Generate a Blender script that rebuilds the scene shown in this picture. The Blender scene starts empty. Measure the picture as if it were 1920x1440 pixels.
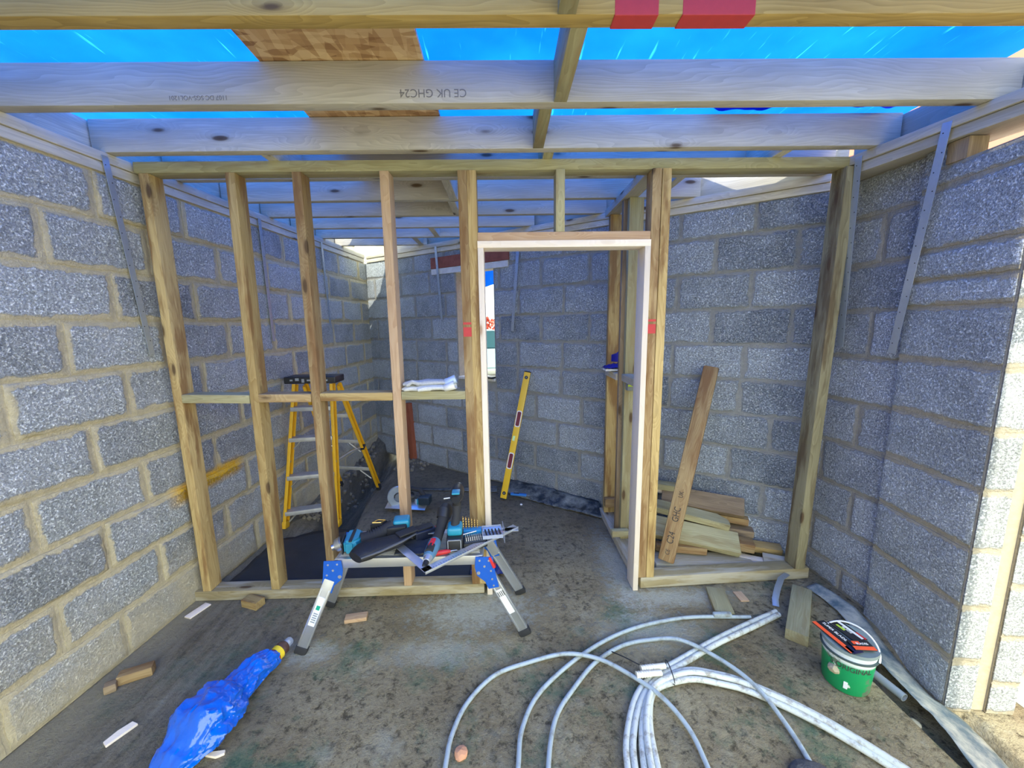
import bpy, bmesh, math, random
from mathutils import Vector, Matrix, noise
random.seed(7)
S = bpy.context.scene
C = S.collection
V = Vector
PI = math.pi

# ------------------------------------------------------------------ camera, sky, sun, exposure
cam_d = bpy.data.cameras.new('camera'); cam = bpy.data.objects.new('camera', cam_d); C.objects.link(cam)
cam_d.lens_unit = 'MILLIMETERS'; cam_d.sensor_fit = 'HORIZONTAL'; cam_d.sensor_width = 36
cam_d.lens = 729.0 / 1920 * 36; cam_d.clip_start = 0.02
_n = V((77, 4626, 729)).normalized()
_x = V((43940, -909, 729)); _x = (_x - _n * _x.dot(_n)).normalized()
_z = -_n; _y = _z.cross(_x)
R3 = Matrix((_x, _y, _z))                        # world = R3 @ (right, down, forward)
rt = R3 @ V((1, 0, 0)); dn = R3 @ V((0, 1, 0)); fw = R3 @ V((0, 0, 1))
cm = Matrix((rt, -dn, -fw)).transposed().to_4x4(); cm.translation = V((0, 0, 1.6))
cam.matrix_world = cm
S.camera = cam

w = bpy.data.worlds.new('sky'); S.world = w; w.use_nodes = True
nt = w.node_tree; nt.nodes.clear()
wo = nt.nodes.new('ShaderNodeOutputWorld'); bg = nt.nodes.new('ShaderNodeBackground')
tc = nt.nodes.new('ShaderNodeTexCoord'); sp = nt.nodes.new('ShaderNodeSeparateXYZ'); cr = nt.nodes.new('ShaderNodeValToRGB')
nt.links.new(tc.outputs['Generated'], sp.inputs[0]); nt.links.new(sp.outputs['Z'], cr.inputs[0])
cr.color_ramp.elements.new(0.10); cr.color_ramp.elements[0].position = 0.0; cr.color_ramp.elements[0].color = (0.60, 0.64, 0.54, 1)
cr.color_ramp.elements[1].color = (0.95, 0.98, 0.84, 1)
cr.color_ramp.elements[2].position = 0.9; cr.color_ramp.elements[2].color = (0.72, 0.88, 0.88, 1)
nt.links.new(cr.outputs[0], bg.inputs[0]); bg.inputs[1].default_value = 2.5
nt.links.new(bg.outputs[0], wo.inputs[0])

sun_d = bpy.data.lights.new('sun', 'SUN'); sun_d.energy = 3.9; sun_d.angle = math.radians(0.6); sun_d.color = (1, 0.97, 0.84)
sun = bpy.data.objects.new('sun', sun_d); C.objects.link(sun)
sun.rotation_euler = V((0.02, 0.57, -0.82)).to_track_quat('-Z', 'Y').to_euler(); sun.location = (0, -6, 8)

S.view_settings.view_transform = 'Standard'; S.view_settings.look = 'None'
S.view_settings.exposure = 0.85; S.view_settings.gamma = 1.0; S.view_settings.use_curve_mapping = False
S.cycles.max_bounces = 10; S.cycles.diffuse_bounces = 6; S.cycles.use_denoising = True
S.cycles.sample_clamp_indirect = 8.0

# ------------------------------------------------------------------ node helpers
class NT:
    def __init__(s, name):
        s.m = bpy.data.materials.new(name); s.m.use_nodes = True; s.t = s.m.node_tree; s.t.nodes.clear()
        s.out = s.t.nodes.new('ShaderNodeOutputMaterial'); s.b = s.t.nodes.new('ShaderNodeBsdfPrincipled')
        s.t.links.new(s.b.outputs[0], s.out.inputs[0])
    def n(s, ty, ins=None, **kw):
        nd = s.t.nodes.new('ShaderNode' + ty)
        for k, v in kw.items(): setattr(nd, k, v)
        for k, v in (ins or {}).items():
            if isinstance(v, bpy.types.NodeSocket): s.t.links.new(v, nd.inputs[k])
            else: nd.inputs[k].default_value = v
        return nd
    def set(s, **kw):
        for k, v in kw.items():
            k = k.replace('_', ' ')
            if isinstance(v, bpy.types.NodeSocket): s.t.links.new(v, s.b.inputs[k])
            else: s.b.inputs[k].default_value = v
    def ramp(s, f, pts, interp='LINEAR'):
        r = s.n('ValToRGB', {0: f}); e = r.color_ramp; e.interpolation = interp
        while len(e.elements) < len(pts): e.elements.new(0.5)
        for el, (p, c) in zip(e.elements, pts):
            el.position = p; el.color = (c, c, c, 1) if not isinstance(c, tuple) else (c + (1,))[:4]
        return r.outputs[0]
    def mix(s, f, a, b, mode='MIX'):
        r = s.n('Mix', data_type='RGBA', blend_type=mode)
        for i, v in ((0, f), (6, a), (7, b)):
            if isinstance(v, bpy.types.NodeSocket): s.t.links.new(v, r.inputs[i])
            else: r.inputs[i].default_value = v if not isinstance(v, tuple) else (v + (1,))[:4]
        return r.outputs[2]
    def math(s, op, a, b=0.0, c=None):
        r = s.n('Math', operation=op)
        for i, v in ((0, a), (1, b)) + (((2, c),) if c is not None else ()):
            if isinstance(v, bpy.types.NodeSocket): s.t.links.new(v, r.inputs[i])
            else: r.inputs[i].default_value = v
        return r.outputs[0]
    def bump(s, h, strength=0.5, dist=0.01):
        r = s.n('Bump', {'Height': h, 'Strength': strength, 'Distance': dist}); s.t.links.new(r.outputs[0], s.b.inputs['Normal'])
    def noise(s, vec, scale, detail=4, rough=0.6):
        return s.n('TexNoise', {'Vector': vec, 'Scale': scale, 'Detail': detail, 'Roughness': rough}).outputs['Fac']
    def mapping(s, vec, scale=(1, 1, 1), loc=(0, 0, 0)):
        return s.n('Mapping', {'Vector': vec, 'Scale': scale, 'Location': loc}).outputs[0]

def plain(name, col, rough=0.5, metal=0.0, bump=0.0, spec=0.5, var=0.12, scale=40, coat=0, sheen=None):
    t = NT(name); co = t.n('TexCoord').outputs['Object']
    f = t.noise(co, scale, 4)
    c = t.mix(f, tuple(x * (1 - var) for x in col), tuple(min(1, x * (1 + var)) for x in col))
    t.set(Base_Color=c, Roughness=rough, Metallic=metal, Specular_IOR_Level=spec)
    if coat: t.set(Coat_Weight=coat)
    if bump: t.bump(f, bump, 0.004)
    return t.m

def wood(name, a, b, knot=(0.10, 0.06, 0.03), knots=1.0, stain=None, stain_amt=0.0, rough=0.75):
    t = NT(name); co = t.n('TexCoord').outputs['Object']; rnd = t.n('ObjectInfo').outputs['Random']
    off = t.n('CombineXYZ', {0: t.math('MULTIPLY', rnd, 37.0), 1: t.math('MULTIPLY', rnd, 11.3), 2: t.math('MULTIPLY', rnd, 5.7)}).outputs[0]
    p = t.n('VectorMath', {0: co, 1: off}, operation='ADD').outputs[0]
    kv = t.mapping(p, (3.4, 11.0, 11.0))
    vor = t.n('TexVoronoi', {'Vector': kv, 'Scale': 1.0, 'Randomness': 0.9}); kd = vor.outputs['Distance']
    kcol = t.n('SeparateColor', {0: vor.outputs['Color']}).outputs[0]
    on = t.math('LESS_THAN', kcol, 0.62 * knots)
    pull = t.math('MULTIPLY', t.ramp(kd, [(0.0, 1.0), (0.42, 0.0)]), on)
    d1 = t.noise(t.mapping(p, (1.6, 9, 9)), 1.0, 2)
    ring = t.n('TexWave', {'Vector': t.n('CombineXYZ', {0: 0.0, 1: t.math('ADD', t.math('ADD', t.n('SeparateXYZ', {0: t.mapping(p, (0.3, 7.0, 4.0))}).outputs[1], t.math('MULTIPLY', t.n('SeparateXYZ', {0: t.mapping(p, (0.3, 7.0, 4.0))}).outputs[2], 0.6)), t.math('ADD', t.math('MULTIPLY', d1, 1.1), t.math('MULTIPLY', pull, 0.55))), 2: 0.0}).outputs[0], 'Scale': 3.2, 'Distortion': 0.6, 'Detail': 2.0}, wave_type='BANDS', bands_direction='Y', wave_profile='SAW').outputs['Fac']
    fine = t.noise(t.mapping(p, (6, 110, 110)), 1.0, 3)
    big = t.noise(t.mapping(p, (1.5, 5, 5), (3, 1, 2)), 1.0, 3)
    f = t.math('ADD', t.math('MULTIPLY', ring, 0.30), t.math('MULTIPLY', fine, 0.55))
    f = t.math('ADD', f, t.math('MULTIPLY', t.math('SUBTRACT', big, 0.5), 1.1))
    c = t.mix(t.ramp(f, [(0.1, 0.0), (0.85, 1.0)]), a, b)
    bright = t.math('ADD', t.math('MULTIPLY', rnd, 0.3), 0.85)
    c = t.mix(1.0, c, t.n('CombineColor', {0: bright, 1: bright, 2: bright}).outputs[0], 'MULTIPLY')
    if stain:
        sf = t.math('MULTIPLY', t.ramp(t.noise(t.mapping(p, (2.2, 16, 16), (9, 4, 4)), 1.0, 4), [(0.47, 0.0), (0.60, 1.0)]), stain_amt)
        c = t.mix(sf, c, stain)
    kf = t.math('MULTIPLY', t.ramp(kd, [(0.0, 1.0), (0.10, 0.9), (0.15, 0.25), (0.24, 0.0)]), on)
    c = t.mix(kf, c, knot)
    t.set(Base_Color=c, Roughness=rough, Specular_IOR_Level=0.25)
    t.bump(t.math('ADD', t.math('MULTIPLY', fine, 0.6), ring), 0.25, 0.002)
    return t.m

def blockmat(name, lo, hi, mortar, smear=0.45, paint=False, stainz=0.0):
    t = NT(name); co = t.n('TexCoord').outputs['Object']
    tint = t.n('Attribute', attribute_name='tint').outputs['Fac']; edge = t.n('Attribute', attribute_name='edge').outputs['Fac']
    vein = t.noise(co, 110.0, 4, 0.8)
    pore = t.n('TexVoronoi', {'Vector': co, 'Scale': 95.0, 'Randomness': 1.0}).outputs['Distance']
    big = t.noise(co, 5.0, 5, 0.6)
    grit = t.n('SeparateColor', {0: t.n('TexVoronoi', {'Vector': co, 'Scale': 190.0}).outputs['Color']}).outputs[0]
    gm = t.math('ADD', t.math('MULTIPLY', grit, 0.50), 0.75)
    base = t.mix(tint, lo, hi)
    base = t.mix(t.ramp(vein, [(0.38, 0.62), (0.46, 0.0)]), base, tuple(x * 0.30 for x in lo))
    base = t.mix(t.ramp(pore, [(0.0, 0.0), (0.55, 0.0), (0.85, 0.45)]), base, (0.80, 0.80, 0.78))
    base = t.mix(t.ramp(big, [(0.42, 0.0), (0.75, 0.45)]), base, tuple(min(1, x * 1.35) for x in hi))
    base = t.mix(1.0, base, t.n('CombineColor', {0: gm, 1: gm, 2: gm}).outputs[0], 'MULTIPLY')
    mcol = t.mix(t.noise(co, 26.0, 5, 0.7), tuple(x * 0.62 for x in mortar), tuple(min(1, x * 1.25) for x in mortar))
    rag = t.math('ADD', t.math('MULTIPLY', t.noise(co, 14.0, 6, 0.7), 1.0), t.math('MULTIPLY', big, 0.7))
    e2 = t.math('SUBTRACT', t.math('ADD', edge, 0.62 - smear), t.math('SUBTRACT', rag, 0.5))
    mf = t.ramp(e2, [(0.16, 1.0), (0.30, 0.0)])
    core = t.ramp(edge, [(0.02, 1.0), (0.14, 0.0)])
    mf = t.math('MAXIMUM', mf, core)
    if stainz:                                   # mortar splashed over the lowest courses
        z = t.n('SeparateXYZ', {0: co}).outputs[2]
        low = t.ramp(t.math('ADD', z, t.math('MULTIPLY', t.math('SUBTRACT', t.noise(co, 4.0, 6, 0.65), 0.5), 0.9)), [(0.05, 0.85), (stainz, 0.0)])
        mf = t.math('MAXIMUM', mf, low)
    c = t.mix(mf, base, mcol)
    if paint:                                    # a sprayed yellow streak
        s3 = t.n('SeparateXYZ', {0: co}); y, z = s3.outputs[1], s3.outputs[2]
        wob = t.math('MULTIPLY', t.math('SUBTRACT', t.noise(co, 6, 3), 0.5), 0.05)
        v = t.math('ABSOLUTE', t.math('ADD', wob, t.math('SUBTRACT', z, t.math('ADD', 0.675, t.math('MULTIPLY', t.math('SUBTRACT', y, 2.3), 0.05)))))
        u = t.math('ABSOLUTE', t.math('SUBTRACT', y, 2.33))
        g = t.math('MULTIPLY', t.ramp(v, [(0.025, 1.0), (0.065, 0.0)]), t.ramp(u, [(0.20, 1.0), (0.30, 0.0)]))
        g = t.math('MULTIPLY', g, t.ramp(t.noise(co, 60, 4), [(0.20, 0.55), (0.55, 1.0)]))
        c = t.mix(g, c, (0.90, 0.52, 0.04))
    h = t.math('ADD', t.math('MULTIPLY', t.ramp(vein, [(0.34, 0.0), (0.56, 1.0)]), t.math('SUBTRACT', 1.0, t.math('MULTIPLY', mf, 0.8))), t.math('MULTIPLY', t.noise(co, 30.0, 5), 0.7))
    t.set(Base_Color=c, Roughness=0.95, Specular_IOR_Level=0.15)
    t.bump(h, 1.0, 0.008)
    return t.m

# ------------------------------------------------------------------ mesh helpers
def frame(xd, yh):
    x = V(xd).normalized(); z = x.cross(V(yh)).normalized(); y = z.cross(x).normalized()
    return Matrix((x, y, z)).transposed().to_4x4()

class MB:
    def __init__(s): s.bm = bmesh.new(); s.mats = []; s.mi = 0
    def mat(s, m):
        if m not in s.mats: s.mats.append(m)
        s.mi = s.mats.index(m); return s
    def _merge(s, tmp, M=None):
        if M is not None: tmp.transform(M)
        for f in tmp.faces: f.material_index = s.mi
        me = bpy.data.meshes.new('t'); tmp.to_mesh(me); tmp.free(); s.bm.from_mesh(me); bpy.data.meshes.remove(me)
    def box(s, c, d, M=None, bev=0.0, seg=2, taper=None):
        t = bmesh.new(); bmesh.ops.create_cube(t, size=1)
        for v in t.verts:
            if taper and v.co.z > 0: v.co.x *= taper[0]; v.co.y *= taper[1]
            v.co = V((v.co.x * d[0], v.co.y * d[1], v.co.z * d[2]))
        if bev: bmesh.ops.bevel(t, geom=list(t.edges), offset=bev, segments=seg, profile=0.6, affect='EDGES')
        bmesh.ops.translate(t, verts=t.verts, vec=V(c)); s._merge(t, M); return s
    def cyl(s, p0, p1, r0, r1=None, n=20, bev=0.0, M=None):
        p0, p1 = V(p0), V(p1); r1 = r0 if r1 is None else r1; t = bmesh.new()
        d = (p1 - p0); bmesh.ops.create_cone(t, cap_ends=True, segments=n, radius1=r0, radius2=r1, depth=d.length)
        if bev: bmesh.ops.bevel(t, geom=[e for e in t.edges if all(len(f.verts) > 4 for f in e.link_faces[:1]) or any(len(f.verts) > 4 for f in e.link_faces)], offset=bev, segments=2, affect='EDGES')
        q = d.to_track_quat('Z', 'Y').to_matrix().to_4x4(); q.translation = (p0 + p1) / 2; t.transform(q); s._merge(t, M); return s
    def tube(s, pts, r, n=10, M=None, cap=True, flat=None):
        pts = [V(p) for p in pts]; t = bmesh.new(); rings = []
        up = V((0, 0, 1)) if abs((pts[1] - pts[0]).normalized().z) < 0.95 else V((1, 0, 0))
        for i, p in enumerate(pts):
            d = (pts[min(i + 1, len(pts) - 1)] - pts[max(i - 1, 0)]).normalized()
            a = d.cross(up).normalized(); b = a.cross(d).normalized(); rr = r[i] if isinstance(r, (list, tuple)) else r
            fx, fy = flat if flat else (1, 1)
            rings.append([t.verts.new(p + (a * math.cos(2 * PI * k / n) * fx + b * math.sin(2 * PI * k / n) * fy) * rr) for k in range(n)])
        for A, B in zip(rings, rings[1:]):
            for k in range(n): t.faces.new((A[k], A[(k + 1) % n], B[(k + 1) % n], B[k]))
        if cap: t.faces.new(rings[0][::-1]); t.faces.new(rings[-1])
        bmesh.ops.recalc_face_normals(t, faces=t.faces); s._merge(t, M); return s
    def prism(s, pts, h, M=None, bev=0.0, seg=2):       # 2-D outline in XY, extruded along Z by h
        t = bmesh.new(); f = t.faces.new([t.verts.new((x, y, 0)) for x, y in pts])
        r = bmesh.ops.extrude_face_region(t, geom=[f]); bmesh.ops.translate(t, verts=[g for g in r['geom'] if isinstance(g, bmesh.types.BMVert)], vec=(0, 0, h))
        bmesh.ops.recalc_face_normals(t, faces=t.faces)
        if bev: bmesh.ops.bevel(t, geom=list(t.edges), offset=bev, segments=seg, affect='EDGES')
        s._merge(t, M); return s
    def lathe(s, prof, n=40, M=None, a0=0, a1=2 * PI):
        t = bmesh.new(); rings = []; full = abs(a1 - a0 - 2 * PI) < 1e-5; m = n if full else n + 1
        for r, z in prof: rings.append([t.verts.new((max(r, 1e-5) * math.cos(a0 + (a1 - a0) * k / n), max(r, 1e-5) * math.sin(a0 + (a1 - a0) * k / n), z)) for k in range(m)])
        for A, B in zip(rings, rings[1:]):
            for k in range(n): t.faces.new((A[k], A[(k + 1) % m], B[(k + 1) % m], B[k]))
        bmesh.ops.remove_doubles(t, verts=t.verts, dist=2e-5); s._merge(t, M); return s
    def grid(s, P, M=None):                            # P[i][j] points
        t = bmesh.new(); vs = [[t.verts.new(p) for p in row] for row in P]
        for a, b in zip(vs, vs[1:]):
            for j in range(len(a) - 1): t.faces.new((a[j], a[j + 1], b[j + 1], b[j]))
        s._merge(t, M); return s
    def sphere(s, c, r, n=16, sc=(1, 1, 1), M=None):
        t = bmesh.new(); bmesh.ops.create_uvsphere(t, u_segments=n, v_segments=n // 2 + 2, radius=r)
        for v in t.verts: v.co = V((v.co.x * sc[0], v.co.y * sc[1], v.co.z * sc[2])) + V(c)
        s._merge(t, M); return s
    def build(s, name, m=None, parent=None, smooth=False, loc=None, M=None, mods=None):
        me = bpy.data.meshes.new(name); s.bm.to_mesh(me); s.bm.free()
        for q in (s.mats or [m]): me.materials.append(q)
        if smooth:
            for p in me.polygons: p.use_smooth = True
            if smooth != 'all': me.set_sharp_from_angle(angle=math.radians(40))
        o = bpy.data.objects.new(name, me); C.objects.link(o)
        if M is not None: o.matrix_basis = M
        if loc is not None: o.location = loc
        if parent is not None: o.parent = parent
        return o

def tag(o, label=None, cat=None, group=None, kind=None):
    if label: o['label'] = label
    if cat: o['category'] = cat
    if group: o['group'] = group
    if kind: o['kind'] = kind
    return o
def thing(name, label, cat, loc=(0, 0, 0), rz=0, group=None, M=None):
    o = bpy.data.objects.new(name, None); C.objects.link(o); o.empty_display_size = 0.05
    if M is not None: o.matrix_basis = M
    else: o.location = loc; o.rotation_euler = (0, 0, rz)
    return tag(o, label, cat, group)

def board(name, p0, p1, wide, w_, t_, m, parent=None, bev=0.004, clip=None, bow=0.0):
    """timber from p0 to p1 (centre line), 'wide' = direction of the w_ side. length on local X"""
    p0, p1 = V(p0), V(p1); L = (p1 - p0).length
    if parent is not None and parent.type == 'EMPTY':
        inv = parent.matrix_basis.inverted(); p0, p1 = inv @ p0, inv @ p1; wide = inv.to_3x3() @ V(wide)
    M = frame(p1 - p0, wide); M.translation = p0
    mb = MB()
    if clip: mb.prism([(0, -w_ / 2), (L - clip[1], -w_ / 2), (L, w_ / 2 - clip[0]), (L, w_ / 2), (0, w_ / 2)], t_, M=Matrix.Translation((0, 0, -t_ / 2)), bev=bev)
    else: mb.box((L / 2, 0, 0), (L, w_, t_), bev=bev)
    o = mb.build(name, m, parent, smooth=True); o.matrix_basis = M
    return o

def text_mesh(txt, size, depth=0.0004):
    cu = bpy.data.curves.new('txt', 'FONT'); cu.body = txt; cu.size = size; cu.extrude = depth; cu.align_x = 'CENTER'; cu.align_y = 'CENTER'
    ob = bpy.data.objects.new('txt', cu); C.objects.link(ob)
    me = bpy.data.meshes.new_from_object(ob.evaluated_get(bpy.context.evaluated_depsgraph_get()))
    bpy.data.objects.remove(ob); bpy.data.curves.remove(cu); return me
def text(name, txt, size, m, parent, M, sx=1.0, bend=None):
    me = text_mesh(txt, size); me.materials.clear(); me.materials.append(m)
    for v in me.vertices:
        v.co.x *= sx
        if bend:
            a = v.co.x / bend; r = bend + v.co.z; v.co = V((math.sin(a) * r, v.co.y, math.cos(a) * r - bend))
    o = bpy.data.objects.new(name, me); C.objects.link(o); o.parent = parent; o.matrix_basis = M; return o
def mods(o, *a):
    for ty, kw in a:
        md = o.modifiers.new(ty.lower(), ty)
        for k, v in kw.items(): setattr(md, k, v)
    return o

# ------------------------------------------------------------------ materials
W_treat = wood('treated_timber', (0.35, 0.23, 0.085), (0.60, 0.45, 0.20), stain=(0.22, 0.11, 0.04), stain_amt=0.8)
W_brown = wood('brown_timber', (0.27, 0.165, 0.07), (0.50, 0.365, 0.18), stain=(0.20, 0.10, 0.04), stain_amt=0.75)
W_green = wood('green_treated_timber', (0.30, 0.27, 0.14), (0.50, 0.455, 0.27), stain=(0.28, 0.21, 0.10), stain_amt=0.6)
W_joist = wood('joist_timber', (0.46, 0.42, 0.33), (0.72, 0.67, 0.55), knots=1.1, stain=(0.42, 0.38, 0.30), stain_amt=0.5)
W_near = wood('near_joist_timber', (0.34, 0.23, 0.07), (0.60, 0.43, 0.15), knots=0.4)
W_pale = wood('planed_pine', (0.80, 0.68, 0.54), (0.92, 0.80, 0.66), knot=(0.45, 0.28, 0.16), knots=0.5, rough=0.5)
W_pink = wood('pinkish_pine', (0.44, 0.27, 0.15), (0.64, 0.46, 0.29), knots=0.6)
W_sole = wood('dusty_sole_timber', (0.28, 0.22, 0.11), (0.46, 0.38, 0.21), stain=(0.50, 0.46, 0.36), stain_amt=0.7)
W_end = wood('end_stud_timber', (0.20, 0.17, 0.09), (0.38, 0.34, 0.20), stain=(0.12, 0.08, 0.04), stain_amt=0.8)
W_dirty = wood('dusty_timber', (0.36, 0.30, 0.20), (0.58, 0.52, 0.38), stain=(0.52, 0.50, 0.44), stain_amt=0.7)
W_dark = wood('weathered_timber', (0.24, 0.17, 0.10), (0.44, 0.33, 0.20), stain=(0.15, 0.10, 0.06), stain_amt=0.6)
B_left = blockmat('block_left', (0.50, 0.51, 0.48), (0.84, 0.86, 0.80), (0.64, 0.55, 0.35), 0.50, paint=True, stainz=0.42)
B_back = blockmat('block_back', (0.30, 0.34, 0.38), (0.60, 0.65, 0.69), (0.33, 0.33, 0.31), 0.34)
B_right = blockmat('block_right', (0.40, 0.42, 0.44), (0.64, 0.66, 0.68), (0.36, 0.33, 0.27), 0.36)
B_pier = blockmat('block_pier', (0.52, 0.54, 0.53), (0.72, 0.74, 0.72), (0.46, 0.40, 0.29), 0.36)
M_mortar = plain('mortar', (0.42, 0.36, 0.24), 0.95, bump=0.8, var=0.25, scale=30)
M_red = plain('red_paint', (0.55, 0.05, 0.05), 0.7)
M_galv = plain('galvanised_steel', (0.50, 0.56, 0.62), 0.38, 0.75, var=0.1)
M_black = plain('black_plastic', (0.02, 0.021, 0.023), 0.45)
M_rubber = plain('black_rubber', (0.025, 0.025, 0.027), 0.8)
M_teal = plain('teal_plastic', (0.02, 0.26, 0.38), 0.4)
M_alu = plain('aluminium', (0.72, 0.74, 0.76), 0.35, 0.85, var=0.1, scale=20)
M_blue = plain('blue_hinge_paint', (0.01, 0.10, 0.48), 0.4)
M_redp = plain('red_plastic', (0.60, 0.03, 0.03), 0.4)
M_white = plain('white_plastic', (0.80, 0.80, 0.78), 0.45)
M_gold = plain('gold_drill_coating', (0.75, 0.48, 0.15), 0.3, 0.9)
M_steel = plain('tool_steel', (0.45, 0.46, 0.48), 0.3, 0.9)
M_yellow = plain('yellow_fibreglass', (0.80, 0.45, 0.02), 0.45, var=0.08)
M_lvl = plain('yellow_level_paint', (0.80, 0.50, 0.03), 0.35, var=0.05)
M_ink = plain('stamp_ink', (0.05, 0.045, 0.04), 0.9)
M_faint = plain('faded_ink', (0.22, 0.20, 0.17), 0.9)
M_pipe = NT('white_pipe'); _co = M_pipe.n('TexCoord').outputs['Object']
M_pipe.set(Base_Color=M_pipe.mix(M_pipe.ramp(M_pipe.noise(_co, 28, 6, 0.7), [(0.50, 0.0), (0.66, 0.85)]), (0.62, 0.64, 0.58), (0.26, 0.22, 0.16)), Roughness=0.4); M_pipe = M_pipe.m
M_hose = NT('grey_pipe'); _co = M_hose.n('TexCoord').outputs['Object']
M_hose.set(Base_Color=M_hose.mix(M_hose.ramp(M_hose.noise(_co, 20, 6, 0.7), [(0.50, 0.0), (0.70, 0.8)]), (0.40, 0.46, 0.47), (0.20, 0.19, 0.15)), Roughness=0.38); M_hose = M_hose.m
def dpm():
    t = NT('damp_proof_membrane'); co = t.n('TexCoord').outputs['Object']
    f = t.noise(co, 7, 6, 0.7); c = t.mix(t.ramp(f, [(0.42, 0.0), (0.72, 1.0)]), (0.012, 0.018, 0.026), (0.30, 0.31, 0.27))
    t.set(Base_Color=c, Roughness=t.ramp(f, [(0.4, 0.35), (0.7, 0.85)])); t.bump(t.noise(co, 14, 5), 0.5, 0.02); return t.m
M_dpm = dpm()
def dusty():
    t = NT('dusty_membrane'); co = t.n('TexCoord').outputs['Object']
    f = t.noise(co, 9, 6, 0.7); c = t.mix(t.ramp(f, [(0.38, 0.0), (0.62, 1.0)]), (0.10, 0.15, 0.17), (0.46, 0.45, 0.37))
    t.set(Base_Color=c, Roughness=0.6); t.bump(t.noise(co, 14, 5), 0.4, 0.01); return t.m
M_dusty = dusty()
def tarp():
    t = NT('blue_tarpaulin'); co = t.n('TexCoord').outputs['Object']
    wv = t.noise(t.mapping(co, (1, 1, 1)), 260, 2); bigf = t.noise(co, 1.6, 4)
    scr = t.ramp(t.noise(t.n('Mapping', {'Vector': co, 'Scale': (70, 5, 5), 'Rotation': (0, 0, 0.35)}).outputs[0], 1.0, 2, 0.5), [(0.66, 0.0), (0.74, 1.0)])
    c = t.mix(t.ramp(bigf, [(0.35, 0.0), (0.68, 1.0)]), (0.001, 0.068, 0.48), (0.003, 0.115, 0.64)); c = t.mix(t.math('MULTIPLY', scr, 0.7), c, (0.02, 0.26, 0.62))
    tr = t.n('BsdfTranslucent', {'Color': c}); t.set(Base_Color=c, Roughness=0.5)
    mx = t.n('MixShader', {0: 0.12, 1: tr.outputs[0], 2: t.b.outputs[0]}); t.t.links.new(mx.outputs[0], t.out.inputs[0]); return t.m
M_tarp = tarp()
def osb():
    t = NT('strand_board'); co = t.n('TexCoord').outputs['Object']
    v1 = t.n('TexVoronoi', {'Vector': t.n('Mapping', {'Vector': co, 'Scale': (9, 38, 9), 'Rotation': (0, 0, 0.5)}).outputs[0], 'Scale': 1.0}).outputs['Color']
    v2 = t.n('TexVoronoi', {'Vector': t.n('Mapping', {'Vector': co, 'Scale': (34, 10, 9), 'Rotation': (0, 0, 0.3)}).outputs[0], 'Scale': 1.0}).outputs['Color']
    f = t.math('MULTIPLY', t.math('ADD', t.n('SeparateColor', {0: v1}).outputs[0], t.n('SeparateColor', {0: v2}).outputs[0]), 0.5)
    t.set(Base_Color=t.ramp(f, [(0.1, (0.33, 0.17, 0.07)), (0.5, (0.58, 0.36, 0.17)), (0.9, (0.78, 0.58, 0.32))]), Roughness=0.7); t.bump(f, 0.3, 0.002); return t.m
M_osb = osb()
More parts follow.
